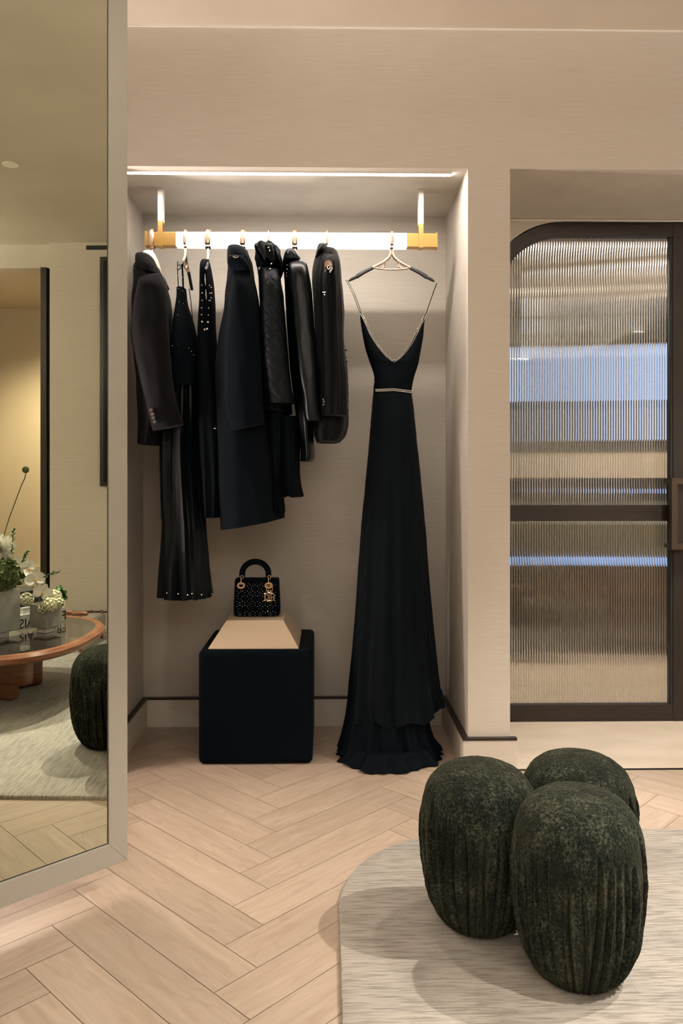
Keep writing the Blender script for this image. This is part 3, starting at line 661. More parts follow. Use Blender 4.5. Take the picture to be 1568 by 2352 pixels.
# 3 studded gown
g = thing('studded_gown', W(478, 1186, Y=3.43), 'narrow black dress with pearl studs down both front edges, third from the left', 'dress')
cloth([(596, 466, 479, 3.38, .05), (604, 464, 481, 3.38, .09), (620, 462.5, 483, 3.38, .11), (650, 462.5, 487, 3.40, .13), (695, 461.5, 491, 3.42, .13), (740, 459, 492, 3.42, .13), (781, 457, 494, 3.42, .13), (843, 457, 499, 3.42, .13), (900, 457, 505, 3.42, .13), (1000, 458, 512, 3.42, .13), (1100, 464, 516, 3.42, .13), (1186, 470, 512, 3.42, .13)], n=80,
      folds=6, amp=.08, seed=8, domed=.05, wr=.004).build('dress_body', M['crepe'], g)
cloth([(700, 484, 491.5, 3.50, .06), (760, 485, 495, 3.5, .07), (843, 488, 498, 3.5, .07), (900, 488, 500, 3.5, .07)], n=16, amp=.03, seed=1).build('side_panel', M['velvet'], g)
st = []
for v, ua, ub in [(655, 463.5, 481), (673, 464, 482), (690, 464, 480), (707, 463, 479), (723, 463, 478.5)]: st += [(ua, v), (ub, v + .5)]
st += [(485, 660), (486, 673), (485, 684), (483, 690), (493 - 1, 984), (495, 984)]
studs([W(u, v, Y=3.275) for u, v in st], .0026, M['pearl'], 'pearl_stud', g)
studs([W(u, v, Y=3.275) for u, v in [(463.9, 739), (477.5, 740), (469.8, 757), (475.4, 755.5)]], .0043, M['pearl'], 'pearl_button', g)
mb = MB()
for u, v0, v1 in ((470.5, 629, 655), (472.5, 665, 688)):
    mb.tube([W(u, v0, Y=3.268), W(u + .5, (v0 + v1) / 2, Y=3.266), W(u + 1.5, v1, Y=3.268)], [.0008, .0022, .0008], 8)
mb.build('satin_slits', M['pearl'], g)

# 4 wool coat
g = thing('wool_coat', W(575, 1200, Y=3.43), 'long midnight wool coat with a folded collar and one silver button, fourth from the left', 'coat')
cb = cloth([(575, 527, 568, 3.42, .12), (610, 526, 580, 3.42, .17), (640, 525, 584, 3.42, .19), (681, 520, 592, 3.42, .20), (721, 516, 596, 3.42, .20), (768, 507, 600, 3.42, .20), (814, 500, 602, 3.42, .20), (843, 498, 604, 3.42, .20), (900, 498, 610, 3.42, .20), (1000, 500, 625, 3.42, .20), (1100, 503, 642, 3.42, .20), (1187, 508, 650, 3.42, .20), (1202, 509, 651, 3.42, .20)], n=80, folds=5, amp=.06, seed=9, domed=.05)
for i, p in enumerate(cb.v):
    k = min(1, max(0, (W(550, 1150, Y=3.42).z - p[2]) / .09)); cb.v[i] = (p[0], p[1], p[2] + k * (p[0] - W(580, 1100, Y=3.42).x) * .185)
cb.build('coat_body', M['coatwool'], g)
sl = cloth([(622, 534, 574, 3.27, .03), (645, 533, 583, 3.24, .05), (700, 527, 591, 3.23, .055), (760, 519, 596, 3.23, .055), (840, 516, 600, 3.23, .055), (925, 518, 603, 3.23, .055), (985, 534, 607, 3.23, .05)], folds=4, amp=.05, seed=10, domed=.12, wr=.012)
for i, p in enumerate(sl.v):
    k = min(1, max(0, (W(550, 930, Y=3.23).z - p[2]) / .08)); sl.v[i] = (p[0], p[1], p[2] + k * (p[0] - W(555, 900, Y=3.23).x) * .25)
sl.build('sleeve', M['coatwool'], g)
mb = cloth([(565, 526, 548, 3.36, .05), (572, 524, 561, 3.34, .09), (585, 524, 570, 3.33, .11), (600, 524, 577, 3.33, .12), (607, 525, 579.5, 3.33, .12), (640, 552, 584, 3.34, .12), (657, 570, 586, 3.35, .11)], n=34, amp=.03, seed=3, wr=.006, domed=.25)
mb.build('collar', M['coatwool'], g)
mb = cloth([(584, 528, 552, 3.23, .02), (592, 522, 562, 3.225, .03), (602, 521.5, 568, 3.225, .03), (612, 526, 572, 3.225, .026), (622, 545, 574, 3.23, .02)], n=20, amp=0, seed=5, wr=.004, domed=.3)
cl = mb.build('collar_lapel', M['coatwool'], g)
p = W(541, 589.5, Y=3.196); mb = MB(); mb.tube([p + Vector((0, .01, -.004)), p], [.0125, .0115], 18, r2=[.006, .0055]); tag(mb.build('button', M['crystal'], g), 'silver oval button on the lapel')

# 5 quilted jacket
g = thing('quilted_jacket', W(617, 1170, Y=3.43), 'black quilted nylon jacket with a puffy zipped hood collar, fifth from the left', 'jacket')
cloth([(598, 594, 644, 3.42, .12), (640, 595, 643, 3.42, .17), (681, 596, 650, 3.42, .19), (740, 597, 655, 3.42, .19), (843, 597, 660, 3.42, .19), (950, 600, 668, 3.42, .18)], n=60, folds=7, amp=.06, seed=12, domed=.08, wr=.016, wz=14).build('jacket_body', M['nylon'], g)
def quilt(mb, cy, pitch=.05, dep=.0035):
    for i, p in enumerate(mb.v):
        a = (p[0] + p[2]) / pitch; b = (p[0] - p[2]) / pitch
        q = min(abs(a - round(a)), abs(b - round(b))) * 2
        mb.v[i] = (p[0], p[1] - dep * (min(q, .4) / .4) if p[1] < cy else p[1], p[2])
    return mb
sl = cloth([(615, 603, 637, 3.26, .04), (650, 603, 644, 3.235, .05), (700, 602, 651, 3.23, .055), (760, 602, 657, 3.23, .055), (840, 606, 664, 3.23, .055), (927, 618, 675, 3.23, .05)], n=110, seg=90, folds=3, amp=.03, seed=13, domed=.1, wr=.008)
quilt(sl, 3.23); sl.build('sleeve', M['nylon'], g, angle=80)
mb = cloth([(562, 598, 622, 3.37, .06), (568, 589, 634, 3.35, .11), (580, 587, 640, 3.33, .13), (590, 589, 643, 3.33, .13), (603, 592, 645, 3.34, .13), (618, 594, 650, 3.35, .12), (637, 600, 645, 3.37, .10)], n=40, amp=.09, folds=11, seed=4, wr=.035, wz=30, domed=.2, fold_grow=False)
hd = mb.build('hood_collar', M['nylon'], g)
mb = MB(); zz = [(613, 563, 3.22), (616, 569, 3.212), (619, 576, 3.205)]
studs([W(u, v, Y=y) for u, v, y in zz + [(623, 606, 3.19), (620.5, 617, 3.187)]], .0032, M['gold'], 'zip_tooth', g)
mb = cloth([(930, 612, 660, 3.42, .14), (1020, 618, 655, 3.42, .15), (1100, 622, 652, 3.42, .15), (1145, 624, 652.5, 3.42, .15), (1176, 625, 655.5, 3.42, .15)], n=50, amp=.09, folds=8, seed=4, wr=.004); mb.build('underskirt', M['crepe'], g)

# 6 leather jacket
g = thing('leather_jacket', W(685, 1060, Y=3.43), 'black glossy leather jacket with rounded shoulder and tiny studs, sixth from the left', 'jacket')
cloth([(598, 650, 700, 3.42, .11), (625, 652, 709, 3.42, .17), (655, 654, 715, 3.42, .19), (680, 655, 718, 3.42, .19), (760, 660, 722, 3.42, .19), (860, 668, 724, 3.42, .18), (960, 680, 722, 3.42, .17), (1010, 687, 720.5, 3.42, .15), (1050, 690, 722.5, 3.42, .14), (1060, 688, 716, 3.42, .14)], n=70, folds=5, amp=.05, seed=14, domed=.07, wr=.004).build('jacket_body', M['leather'], g)
sl = cloth([(596, 664, 698, 3.27, .03), (610, 662, 705, 3.24, .05), (640, 664, 711, 3.23, .058), (700, 669, 719, 3.23, .058), (760, 673, 723, 3.23, .055), (850, 682, 730, 3.23, .052), (967, 700, 737, 3.23, .045)], n=70, folds=3, amp=.04, seed=2, domed=.12, wr=.008); sl.build('sleeve', M['leather'], g, angle=80)
mb = cloth([(576, 656, 674, 3.35, .05), (584, 654, 682, 3.33, .09), (596, 651, 690, 3.32, .10), (607, 649, 692, 3.32, .10), (614, 652, 690, 3.33, .09)], n=24, amp=.0, seed=4, wr=.002, domed=.3)
mb.build('collar', M['leather'], g)
studs([W(u, v, Y=3.19) for u, v in [(659, 609), (659.4, 618.5), (658.4, 626.5), (658, 634)]], .0017, M['crystal'], 'metal_stud', g)
mb = cloth([(960, 640, 690, 3.43, .14), (1060, 645, 688, 3.43, .15), (1110, 648, 691, 3.43, .15), (1139, 649, 698, 3.43, .15)], n=40, amp=.07, folds=8, seed=4, wr=.004, hem=.004); tag(mb.build('skirt', M['crepe'], g), 'matt black skirt with a frayed hem')

# 7 velvet and lace jacket
g = thing('velvet_jacket', W(760, 1016, Y=3.43), 'black velvet jacket with lace openings and rounded hem, seventh from the left', 'jacket')
cloth([(572, 738, 768, 3.42, .09), (585, 730, 777, 3.42, .14), (610, 721, 781, 3.42, .17), (650, 717, 785, 3.42, .19), (680, 719, 788, 3.42, .19), (720, 722, 790.5, 3.42, .19), (782, 724, 789.5, 3.42, .19), (857, 722, 798, 3.42, .19), (965, 720, 798.5, 3.42, .19), (1000, 720, 793, 3.42, .18), (1016, 726, 780, 3.42, .17)], n=80, folds=6, amp=.06, seed=15, domed=.07, wr=.010).build('jacket_body', M['velvet'], g)
sl = cloth([(583, 744, 773, 3.26, .035), (600, 738, 779, 3.24, .05), (640, 733, 781, 3.23, .055), (700, 733, 785, 3.23, .055), (782, 736, 788, 3.23, .055), (860, 738, 794, 3.23, .052), (955, 738, 797, 3.23, .05)], n=70, seg=72, folds=8, amp=.11, seed=5, domed=.1, wr=.012, fold_grow=False); so = sl.build('sleeve', M['velvet'], g, angle=80)
mb = cloth([(561, 733, 745, 3.34, .04), (568, 729, 752, 3.32, .06), (582, 726, 748, 3.32, .07), (594, 724, 742, 3.33, .06)], n=20, amp=0, seed=5, wr=.004, domed=.3); mb.build('collar', M['satin'], g)
mb = MB(); mb.tube([W(u, v, Y=3.195) for u, v in [(744.5, 606), (747, 598), (752, 591), (758, 588), (765, 588)]], .0022, 6); mb.build('cord_trim', M['black_rubber'], so)
rr = random.Random(3); mb = MB()
for c, n_, ru, rv in (((754, 609), 1, 9, 12), ((750, 624), 1, 4.5, 12)):
    p = W(c[0], c[1], Y=3.179); mb.tube([p + Vector((0, .008, 0)), p + Vector((0, 0, 0))], ru / 560, 20, r2=rv / 560, up=(0, 0, 1))
mb.build('lace_opening', M['lining'], so)
for c, n_, ru, rv in (((757, 614), 16, 6.5, 11), ((746.5, 673), 9, 6, 4.5)):
    mb = MB()
    for _ in range(n_):
        a = rr.random() * 2 * PI; q = math.sqrt(rr.random()); p = W(c[0] + ru * q * math.cos(a), c[1] + rv * q * math.sin(a), Y=3.174)
        mb.tube([p + Vector((0, .012, 0)), p], rr.uniform(.0012, .0026), 7)
    tag(mb.build('sequin_patch', M['crystal'], so), 'pale sequins in a lace opening')
for u, v in [(742, 917), (743.5, 922.5), (742.6, 929)]:
    mb = MB(); p = W(u, v, Y=3.176); mb.tube([p + Vector((0, .012, 0)), p], .0035, 10); mb.build('sleeve_button', M['button'], so)
mb = MB()
for i in range(40):
    v = rr.uniform(800, 962); u = 797 + rr.uniform(-1, 3.2) - (3 if v < 860 else 0); mb.sphere(W(u, v, Y=3.40), rr.uniform(.0012, .004), 6, 5)
mb.build('lace_trim', M['velvet'], g)

# 8 beaded evening gown on the front-facing hanger
g = thing('evening_gown', W(895, 1721, Y=3.42), 'floor-length black chiffon evening gown with crystal V neckline and crystal belt', 'dress')
YD = 3.44
VL = [(718, 826.5, 830), (735, 827, 835.5), (763, 831.4, 847), (785, 835.5, 860), (804, 839.6, 873), (822, 845.5, 890), (833, 849, 904.5)]
VR = [(722, 973.5, 978), (741, 968, 974.2), (773, 951.5, 972), (790, 943, 969), (808, 930, 966), (823, 917, 963), (833, 903.5, 961)]
mb = MB()
for rows in (VL, VR):
    q = cloth([(v, a, b, YD, .010 + (v - 718) / 115 * .030) for v, a, b in rows], n=30, seg=24, amp=0, wr=.002, power=2.0); mb.add(q.v, q.f)
q = cloth([(831, 848.5, 961.5, YD, .042), (840, 852, 959, YD, .046), (863, 859, 951.5, YD, .052), (876, 859.5, 948, YD, .054), (888, 857.5, 945.5, YD, .055), (900, 857, 944, YD, .056)], n=24, seg=64, amp=0, wr=.003); mb.add(q.v, q.f)
mb.build('bodice', M['chiffon'], g, angle=70)
cloth([(897, 857, 944, YD, .056), (915, 854.5, 945, YD, .060), (955, 851.5, 950, YD, .07), (1076, 841.5, 962, YD, .09), (1214, 828.5, 974.5, YD - .01, .11), (1384, 817.5, 986, YD - .02, .13), (1528, 805, 990, YD - .03, .15), (1637, 794, 982, YD - .04, .165), (1690, 783, 992, YD - .05, .17), (1712, 776, 1009, YD - .055, .175), (1722, 773, 1012, YD - .06, .18)],
      n=150, seg=160, folds=13, amp=.10, seed=16, wr=.006, power=2.1).build('skirt', M['chiffon'], g, angle=80)
ov = cloth([(900, 857, 944.5, YD - .004, .060), (955, 851.5, 950.5, YD - .006, .076), (1076, 841.5, 962.5, YD - .01, .098), (1214, 828.5, 975, YD - .02, .12), (1384, 817.5, 988, YD - .03, .142), (1528, 805.5, 1003, YD - .04, .163), (1600, 799, 1013, YD - .045, .172), (1640, 798, 1019, YD - .048, .175)],
      n=120, seg=150, folds=11, amp=.10, seed=17, wr=.006, power=2.1)
for i, p in enumerate(ov.v):
    zb = W(900, 1590, Y=3.3).z; k = min(1, max(0, (zb - p[2]) / .05)); x = p[0]
    ov.v[i] = (x, p[1], p[2] + k * (.012 * math.sin(x * 42) + (.028 if x > .40 else 0)))
ov.build('overskirt', M['chiffon_over'], g, angle=80)
# ruffled train lying on the floor
mb = MB(); rs = []
NN = 150
for r in range(10):
    q = r / 9; ring = []
    for j in range(NN):
        t = 2 * PI * j / NN
        cx, cy = W(894, 1722, Y=YD - .07).x, YD - .085
        wob = 1 + .035 * math.sin(9 * t + 1) + .03 * math.sin(17 * t) + .02 * math.sin(29 * t + 2)
        front = max(0, -math.sin(t)); leftish = max(0, -math.cos(t - .55))
        hx = .212 * (.80 + .24 * q); hy = (.150 + .035 * q) * (1 + .12 * front * leftish * 2)
        z = .055 * (1 - q)**1.6 + .004 + .010 * (1 + math.sin(15 * t + 3)) * q * (1 - q * .6)
        ring.append((cx + hx * math.cos(t) * wob, cy + hy * math.sin(t) * wob - .0, z))
    rs.append(ring)
mb.rings(rs); mb.build('train', M['chiffon'], g, angle=80)
for pts in ([(794, 643, YD), (812, 680, YD), (826, 719, YD)], [(798, 643, YD - .012), (815, 678, YD - .012), (829, 717, YD - .008)], [(1003, 650, YD), (990, 686, YD), (977, 724, YD)], [(1002, 651, YD - .01), (988, 690, YD - .01), (976, 726, YD - .006)]):
    strap(pts, .0012, 'strap', M['crepe'], g)
def beads(path, y, n, r, w, name):
    P = [W(u, v, Y=y) for u, v in path]; L = [0]
    for a, b in zip(P, P[1:]): L.append(L[-1] + (b - a).length)
    mb = MB()
    for i in range(n):
        s = L[-1] * i / (n - 1); k = 0
        while k < len(L) - 2 and L[k + 1] < s: k += 1
        w_ = (s - L[k]) / (L[k + 1] - L[k]); p = P[k].lerp(P[k + 1], w_); t = (P[k + 1] - P[k]).normalized(); nrm = Vector((-t.z, 0, t.x))
        for sgn in (-1, 1): mb.sphere(p + nrm * w * sgn, r, 6, 5)
    return mb.build(name, M['crystal'], g)
beads([(829, 720), (838, 738), (850, 766), (862, 786), (875, 803), (888, 818), (904, 830), (918, 821), (931, 807), (944, 789), (953, 772), (963, 750), (971, 735), (977, 722)], YD - .05, 96, .0024, .0033, 'crystal_neckline')
beads([(863, 896.5), (880, 896), (904, 895), (925, 897.5), (943.5, 900)], YD - .066, 34, .0027, .0033, 'crystal_belt')
studs([W(858, 872, Y=YD), W(857.5, 877, Y=YD), W(859, 880, Y=YD)], .0022, M['crystal'], 'clasp_bead', g)

# ---------------------------------------------------------------- black upholstered cube, riser and handbag
PXc = -.292; PYc = 3.268 + .235
t = thing('display_cube', (PXc, PYc, 0), 'black felt-covered cube plinth standing on the oak floor of the niche', 'plinth')
mb = MB(); mb.box(PXc - .234, PXc + .234, PYc - .235, PYc + .235, 0.002, .468); mb.build('cube_body', M['felt'], t, bevel=.022, segs=5)
t = thing('display_riser', (W(588, 1490, Y=3.3).x, 3.485, .468), 'sand coloured truncated pyramid riser on top of the black cube', 'riser')
xl, xr = W(478.4, 1491, z=.468).x, W(686, 1491, z=.468).x; cx = (xl + xr) / 2; hb = (xr - xl) / 2; y0 = 3.298; cy = y0 + hb; i_ = .067
mb = MB(); z0, z1 = .468, .5755
rs = []
for h, zz in ((hb, z0), (hb, z0 + .004), (hb - i_, z1)): rs.append([(cx - h, cy - h, zz), (cx + h, cy - h, zz), (cx + h, cy + h, zz), (cx - h, cy + h, zz)])
mb.rings(rs); mb.build('riser_body', M['suede'], t, smooth=False, bevel=.003, segs=2)

BYc = 3.485
bxl, bxr = W(535, 1416, Y=3.44).x, W(642, 1416, Y=3.44).x; bc = (bxl + bxr) / 2; bw = (bxr - bxl) / 2; bz0 = .577; bz1 = W(588, 1331, Y=3.44).z
bag = thing('handbag', (bc, BYc, bz0), 'small black velvet handbag with crystal lattice and gold letter charms on the riser', 'handbag')
rs = []
for k, (q, wx, dy) in enumerate([(0, .93, .040), (.06, .99, .045), (.2, 1.0, .046), (.6, .975, .043), (.93, .955, .038), (1.0, .93, .034)]):
    z = bz0 + (bz1 - bz0) * q; ring = []
    for j in range(48):
        a = 2 * PI * j / 48; ca, sa = math.cos(a), math.sin(a)
        ring.append((bc + bw * wx * math.copysign(abs(ca)**.25, ca), BYc + dy * math.copysign(abs(sa)**.3, sa), z))
    rs.append(ring)
mb = MB(); mb.rings(rs); mb.build('bag_body', M['felt'], bag, bevel=.003, angle=60)
yf = BYc - .0485; hp = .0112
cb = MB(); N_ = 0
gx0 = bc - bw + .0125; lat = .0222
def gem(x, z, dx, dz, br):
    p = Vector((x, yf, z)); d = Vector((dx, 0, dz)).normalized() * .0019
    (br).tube([p - d, p + d], .0013, 5)
rr = random.Random(5)
yl = yf - .0006
US = [550.3, 573.8, 597.5, 621.7]; VS = [1340, 1364, 1388, 1410]
QX = [W(u, 1380, Y=yl).x for u in US]; QZ = [W(588, v, Y=yl).z for v in VS]; PL = QX[1] - QX[0]
xmin, xmax, zmin, zmax = bc - bw + .010, bc + bw - .010, bz0 + .004, bz1 - .012
def okg(x, z):
    if not (xmin < x < xmax and zmin < z < zmax): return False
    if math.hypot(x - W(554, 1345, Y=3.43).x, (z - W(554, 1345, Y=3.43).z) * 1.2) < .018: return False
    return rr.random() < .95
def GG(x, z, dx, dz):
    if okg(x, z): gem(x, z, dx, dz, cb)
e = .0058; cr_ = .0142
for i in range(-1, 5):
    for j in range(-1, 5):
        X = QX[0] + i * PL; Z = QZ[0] - j * PL
        for dx, dz in ((e, 0), (-e, 0), (0, e), (0, -e)): GG(X + dx, Z + dz, abs(dz), abs(dx))
        for d_ in (-e, e): GG(X + d_, Z - PL / 2, 0, 1); GG(X + PL / 2, Z + d_, 1, 0)
        for sx in (-1, 1):
            for sz in (-1, 1): GG(X + PL / 2 + sx * cr_ * .75, Z - PL / 2 + sz * cr_ * .75, sx, -sz)
        for k in range(7):
            if rr.random() < .5: GG(X + e, Z - PL * k / 7, 0, 1) if rr.random() < .15 else None
cb.build('crystal_lattice', M['crystal'], bag)
def arc_handle(y):
    ul, ur = 556, 616.5; a = W(ul, 1340, Y=y).x; b = W(ur, 1340, Y=y).x; cx = (a + b) / 2; R = (b - a) / 2; zc = W(588, 1318, Y=y).z
    pts = [(a, y, bz1 - .004)] + [(a, y, zc)] + [(cx - R * math.cos(PI * k / 16), y, zc + R * .93 * math.sin(PI * k / 16)) for k in range(1, 16)] + [(b, y, zc), (b, y, bz1 - .004)]
    mb = MB(); mb.tube(pts, .0128, 12, r2=.0075, up=(0, 1, 0)); return mb.build('handle', M['felt'], bag)
arc_handle(BYc - .030); 
def ringo(c, R, r, name, par, sz=1.0, tilt=0):
    mb = MB(); mb.tube([Vector(c) + Vector((R * math.cos(q), tilt * math.sin(q), R * sz * math.sin(q))) for q in [2 * PI * k / 24 for k in range(24)]], r, 6, closed=True, up=(0, 1, 0)); return mb.build(name, M['gold'], par)
for uu, sgn in ((554, 0), (617, 1)):
    ya = BYc - .052; x = W(uu, 1330, Y=ya).x
    eye = ringo((x + .002, BYc - .044, W(uu, 1326, Y=ya).z), .0066, .0022, 'handle_eyelet', bag)
    mb = MB(); mb.tube([(x, ya - .002, W(uu, 1329, Y=ya).z), (x - .001, ya - .004, W(uu, 1342, Y=ya).z)], .0023, 8); mb.build('link', M['gold'], bag)
    g1 = ringo((x - .001, ya + .003, W(uu, 1345, Y=ya).z), .0155, .0028, 'grommet', bag, .78); ringo((x - .001, ya + .002, W(uu, 1345, Y=ya).z), .0105, .0024, 'grommet_rim', g1, .75)
xk = W(618, 1350, Y=3.43).x
ringo((xk + .001, BYc - .056, W(618, 1352, Y=3.43).z), .0135, .0018, 'charm_ring', bag)
def textmesh(txt, size, depth, name, m, parent, M4, bevel=0.0, bold=0.0):
    cu = bpy.data.curves.new(name, 'FONT'); cu.body = txt; cu.size = size; cu.extrude = depth; cu.bevel_depth = bevel; cu.offset = bold; cu.align_x = 'CENTER'; cu.resolution_u = 4
    to = bpy.data.objects.new(name, cu); C.objects.link(to); bpy.context.view_layer.update()
    me = bpy.data.meshes.new_from_object(to.evaluated_get(bpy.context.evaluated_depsgraph_get())); bpy.data.objects.remove(to)
    me.name = name; me.transform(M4); me.materials.clear(); me.materials.append(m)
    o = bpy.data.objects.new(name, me); C.objects.link(o)
    if parent: put(o, parent)
    return o
def serif_letter(ch, x, z, h, y, par):
    """gold charm letters with slab serifs, as tubes"""
    mb = MB(); r = .0014; w = h * .62
    def T(pts, rr=r): mb.tube([(x + a * w, y, z + b * h) for a, b in pts], rr, 6)
    if ch in 'DIR':
        T([(.12, 0), (.12, 1)], r * 1.3); T([(-.08, 0), (.32, 0)]); T([(-.08, 1), (.32, 1)])
    if ch == 'D': T([(.12, 1), (.55, .95), (.88, .72), (.95, .5), (.88, .28), (.55, .05), (.12, 0)])
    if ch == 'R':
        T([(.12, 1), (.6, .97), (.85, .8), (.82, .62), (.55, .5), (.12, .48)]); T([(.5, .5), (.7, .25), (.85, .04), (1.05, .02)], r * 1.2)
    mb.build('letter_charm', M['gold'], par)
zl = W(618, 1378, Y=3.43).z
serif_letter('D', W(606.5, 1370, Y=3.42).x, zl - .001, .030, BYc - .064, bag)
serif_letter('I', W(616.5, 1370, Y=3.42).x, zl - .001, .033, BYc - .062, bag)
serif_letter('R', W(621, 1370, Y=3.42).x, zl - .002, .031, BYc - .066, bag)
ringo((W(619.5, 1370, Y=3.42).x, BYc - .060, W(618, 1371, Y=3.42).z), .0205, .0016, 'letter_charm', bag, .92)
for u in (613, 617, 621):
    mb = MB(); mb.tube([(W(u, 1357, Y=3.43).x, BYc - .060, W(u, 1354, Y=3.43).z), (W(u, 1360, Y=3.43).x, BYc - .062, W(u, 1361, Y=3.43).z)], .0011, 6); mb.build('charm_link', M['gold'], bag)

# ---------------------------------------------------------------- rug
def rugmat():
    m = mat('silver_beige_rug', (.55, .48, .40), .75); b = m.node_tree.nodes['Principled BSDF']; b.inputs['Sheen Weight'].default_value = .15
    v = coords(m, (7, 95, 10)); n = nd(m, 'ShaderNodeTexNoise'); n.inputs['Scale'].default_value = 2.2; n.inputs['Detail'].default_value = 5; lk(m, v, n.inputs['Vector'])
    v2 = coords(m, (1, 1.4, 1)); n2 = nd(m, 'ShaderNodeTexNoise'); n2.inputs['Scale'].default_value = 3.5; n2.inputs['Detail'].default_value = 4; lk(m, v2, n2.inputs['Vector'])
    v3 = coords(m, (1, 1, 1)); n3 = nd(m, 'ShaderNodeTexNoise'); n3.inputs['Scale'].default_value = 260; n3.inputs['Detail'].default_value = 2; lk(m, v3, n3.inputs['Vector'])
    cr = nd(m, 'ShaderNodeValToRGB'); e = cr.color_ramp.elements; e[0].position = .36; e[0].color = (.19, .17, .145, 1); e[1].position = .56; e[1].color = (.335, .305, .268, 1)
    lk(m, n.outputs[0], cr.inputs[0])
    cr2 = nd(m, 'ShaderNodeValToRGB'); e = cr2.color_ramp.elements; e[0].position = .35; e[0].color = (.86, .86, .85, 1); e[1].position = .62; e[1].color = (1.06, 1.04, 1.0, 1)
    lk(m, n2.outputs[0], cr2.inputs[0])
    mx = nd(m, 'ShaderNodeMix', data_type='RGBA', blend_type='MULTIPLY'); mx.inputs['Factor'].default_value = 1
    lk(m, cr.outputs[0], mx.inputs['A']); lk(m, cr2.outputs[0], mx.inputs['B']); lk(m, mx.outputs['Result'], b.inputs['Base Color'])
    ad = nd(m, 'ShaderNodeMath', operation='ADD'); lk(m, n.outputs[0], ad.inputs[0]); lk(m, n3.outputs[0], ad.inputs[1])
    bp = nd(m, 'ShaderNodeBump'); bp.inputs['Strength'].default_value = .35; bp.inputs['Distance'].default_value = .006
    lk(m, ad.outputs[0], bp.inputs['Height']); lk(m, bp.outputs[0], b.inputs['Normal']); return m
M['rug'] = rugmat()
x0, x1, y0, y1, R = .035, 3.05, .15, 2.622, .46
out = []
for cx, cy, a0 in ((x1 - R, y1 - R, 0), (x0 + R, y1 - R, 90), (x0 + R, y0 + R, 180), (x1 - R, y0 + R, 270)):
    for k in range(31):
        a = math.radians(a0 + 90 * k / 30); out.append((cx + R * math.cos(a), cy + R * math.sin(a)))
pts = []
for (ax, ay), (bx, by) in zip(out, out[1:] + out[:1]):
    n_ = max(1, int(math.hypot(bx - ax, by - ay) / .012))
    for k in range(n_): pts.append((ax + (bx - ax) * k / n_, ay + (by - ay) * k / n_))
ctr = Vector(((x0 + x1) / 2, (y0 + y1) / 2, 0)); mb = MB(); rs = []
for off, z in ((0.0, .0), (.002, .009), (.0, .014), (-.006, .0165), (-.03, .0165)):
    ring = []
    for i, (px, py) in enumerate(pts):
        d = Vector((px, py, 0)) - ctr; dn = d.normalized(); w_ = noise.noise(Vector((px * 70, py * 70, z * 90))) * .0022
        ring.append((px + dn.x * (off + w_), py + dn.y * (off + w_), z + (noise.noise(Vector((px * 60, py * 60, 3))) * .0012 if z > .005 else 0)))
    rs.append(ring)
mb.rings(rs); rug = mb.build('rug', M['rug']); tag(rug, 'silvery beige hand-knotted rug with rounded corners under the green poufs', 'rug')

# ---------------------------------------------------------------- green poufs
def chenille():
    m = mat('dark_green_chenille', (.03, .04, .022), .95); b = m.node_tree.nodes['Principled BSDF']
    b.inputs['Sheen Weight'].default_value = .12; b.inputs['Sheen Roughness'].default_value = .4; b.inputs['Sheen Tint'].default_value = (.50, .50, .30, 1); b.inputs['Specular IOR Level'].default_value = .1
    v = coords(m); n = nd(m, 'ShaderNodeTexNoise'); n.inputs['Scale'].default_value = 150; n.inputs['Detail'].default_value = 3; n.inputs['Roughness'].default_value = .7; n.inputs['Distortion'].default_value = .5; lk(m, v, n.inputs['Vector'])
    n2 = nd(m, 'ShaderNodeTexNoise'); n2.inputs['Scale'].default_value = 16; n2.inputs['Detail'].default_value = 3; lk(m, v, n2.inputs['Vector'])
    mm = nd(m, 'ShaderNodeMath', operation='MULTIPLY_ADD'); mm.inputs[1].default_value = .65; lk(m, n.outputs[0], mm.inputs[0])
    m2 = nd(m, 'ShaderNodeMath', operation='MULTIPLY'); m2.inputs[1].default_value = .35; lk(m, n2.outputs[0], m2.inputs[0]); lk(m, m2.outputs[0], mm.inputs[2])
    cr = nd(m, 'ShaderNodeValToRGB'); e = cr.color_ramp.elements; e[0].position = .43; e[0].color = (.0045, .0065, .0052, 1); e[1].position = .64; e[1].color = (.072, .073, .048, 1)
    x = e.new(.52); x.color = (.013, .0165, .012, 1)
    lk(m, mm.outputs[0], cr.inputs[0]); lk(m, cr.outputs[0], b.inputs['Base Color'])
    bp = nd(m, 'ShaderNodeBump'); bp.inputs['Strength'].default_value = .9; bp.inputs['Distance'].default_value = .009
    lk(m, n.outputs[0], bp.inputs['Height']); lk(m, bp.outputs[0], b.inputs['Normal']); return m
M['chenille'] = chenille()
PROF = [(0, .086), (.018, .107), (.05, .126), (.10, .1415), (.16, .150), (.22, .1545), (.27, .155), (.31, .152), (.345, .144), (.375, .127), (.395, .104), (.408, .078), (.415, .045), (.418, .0)]
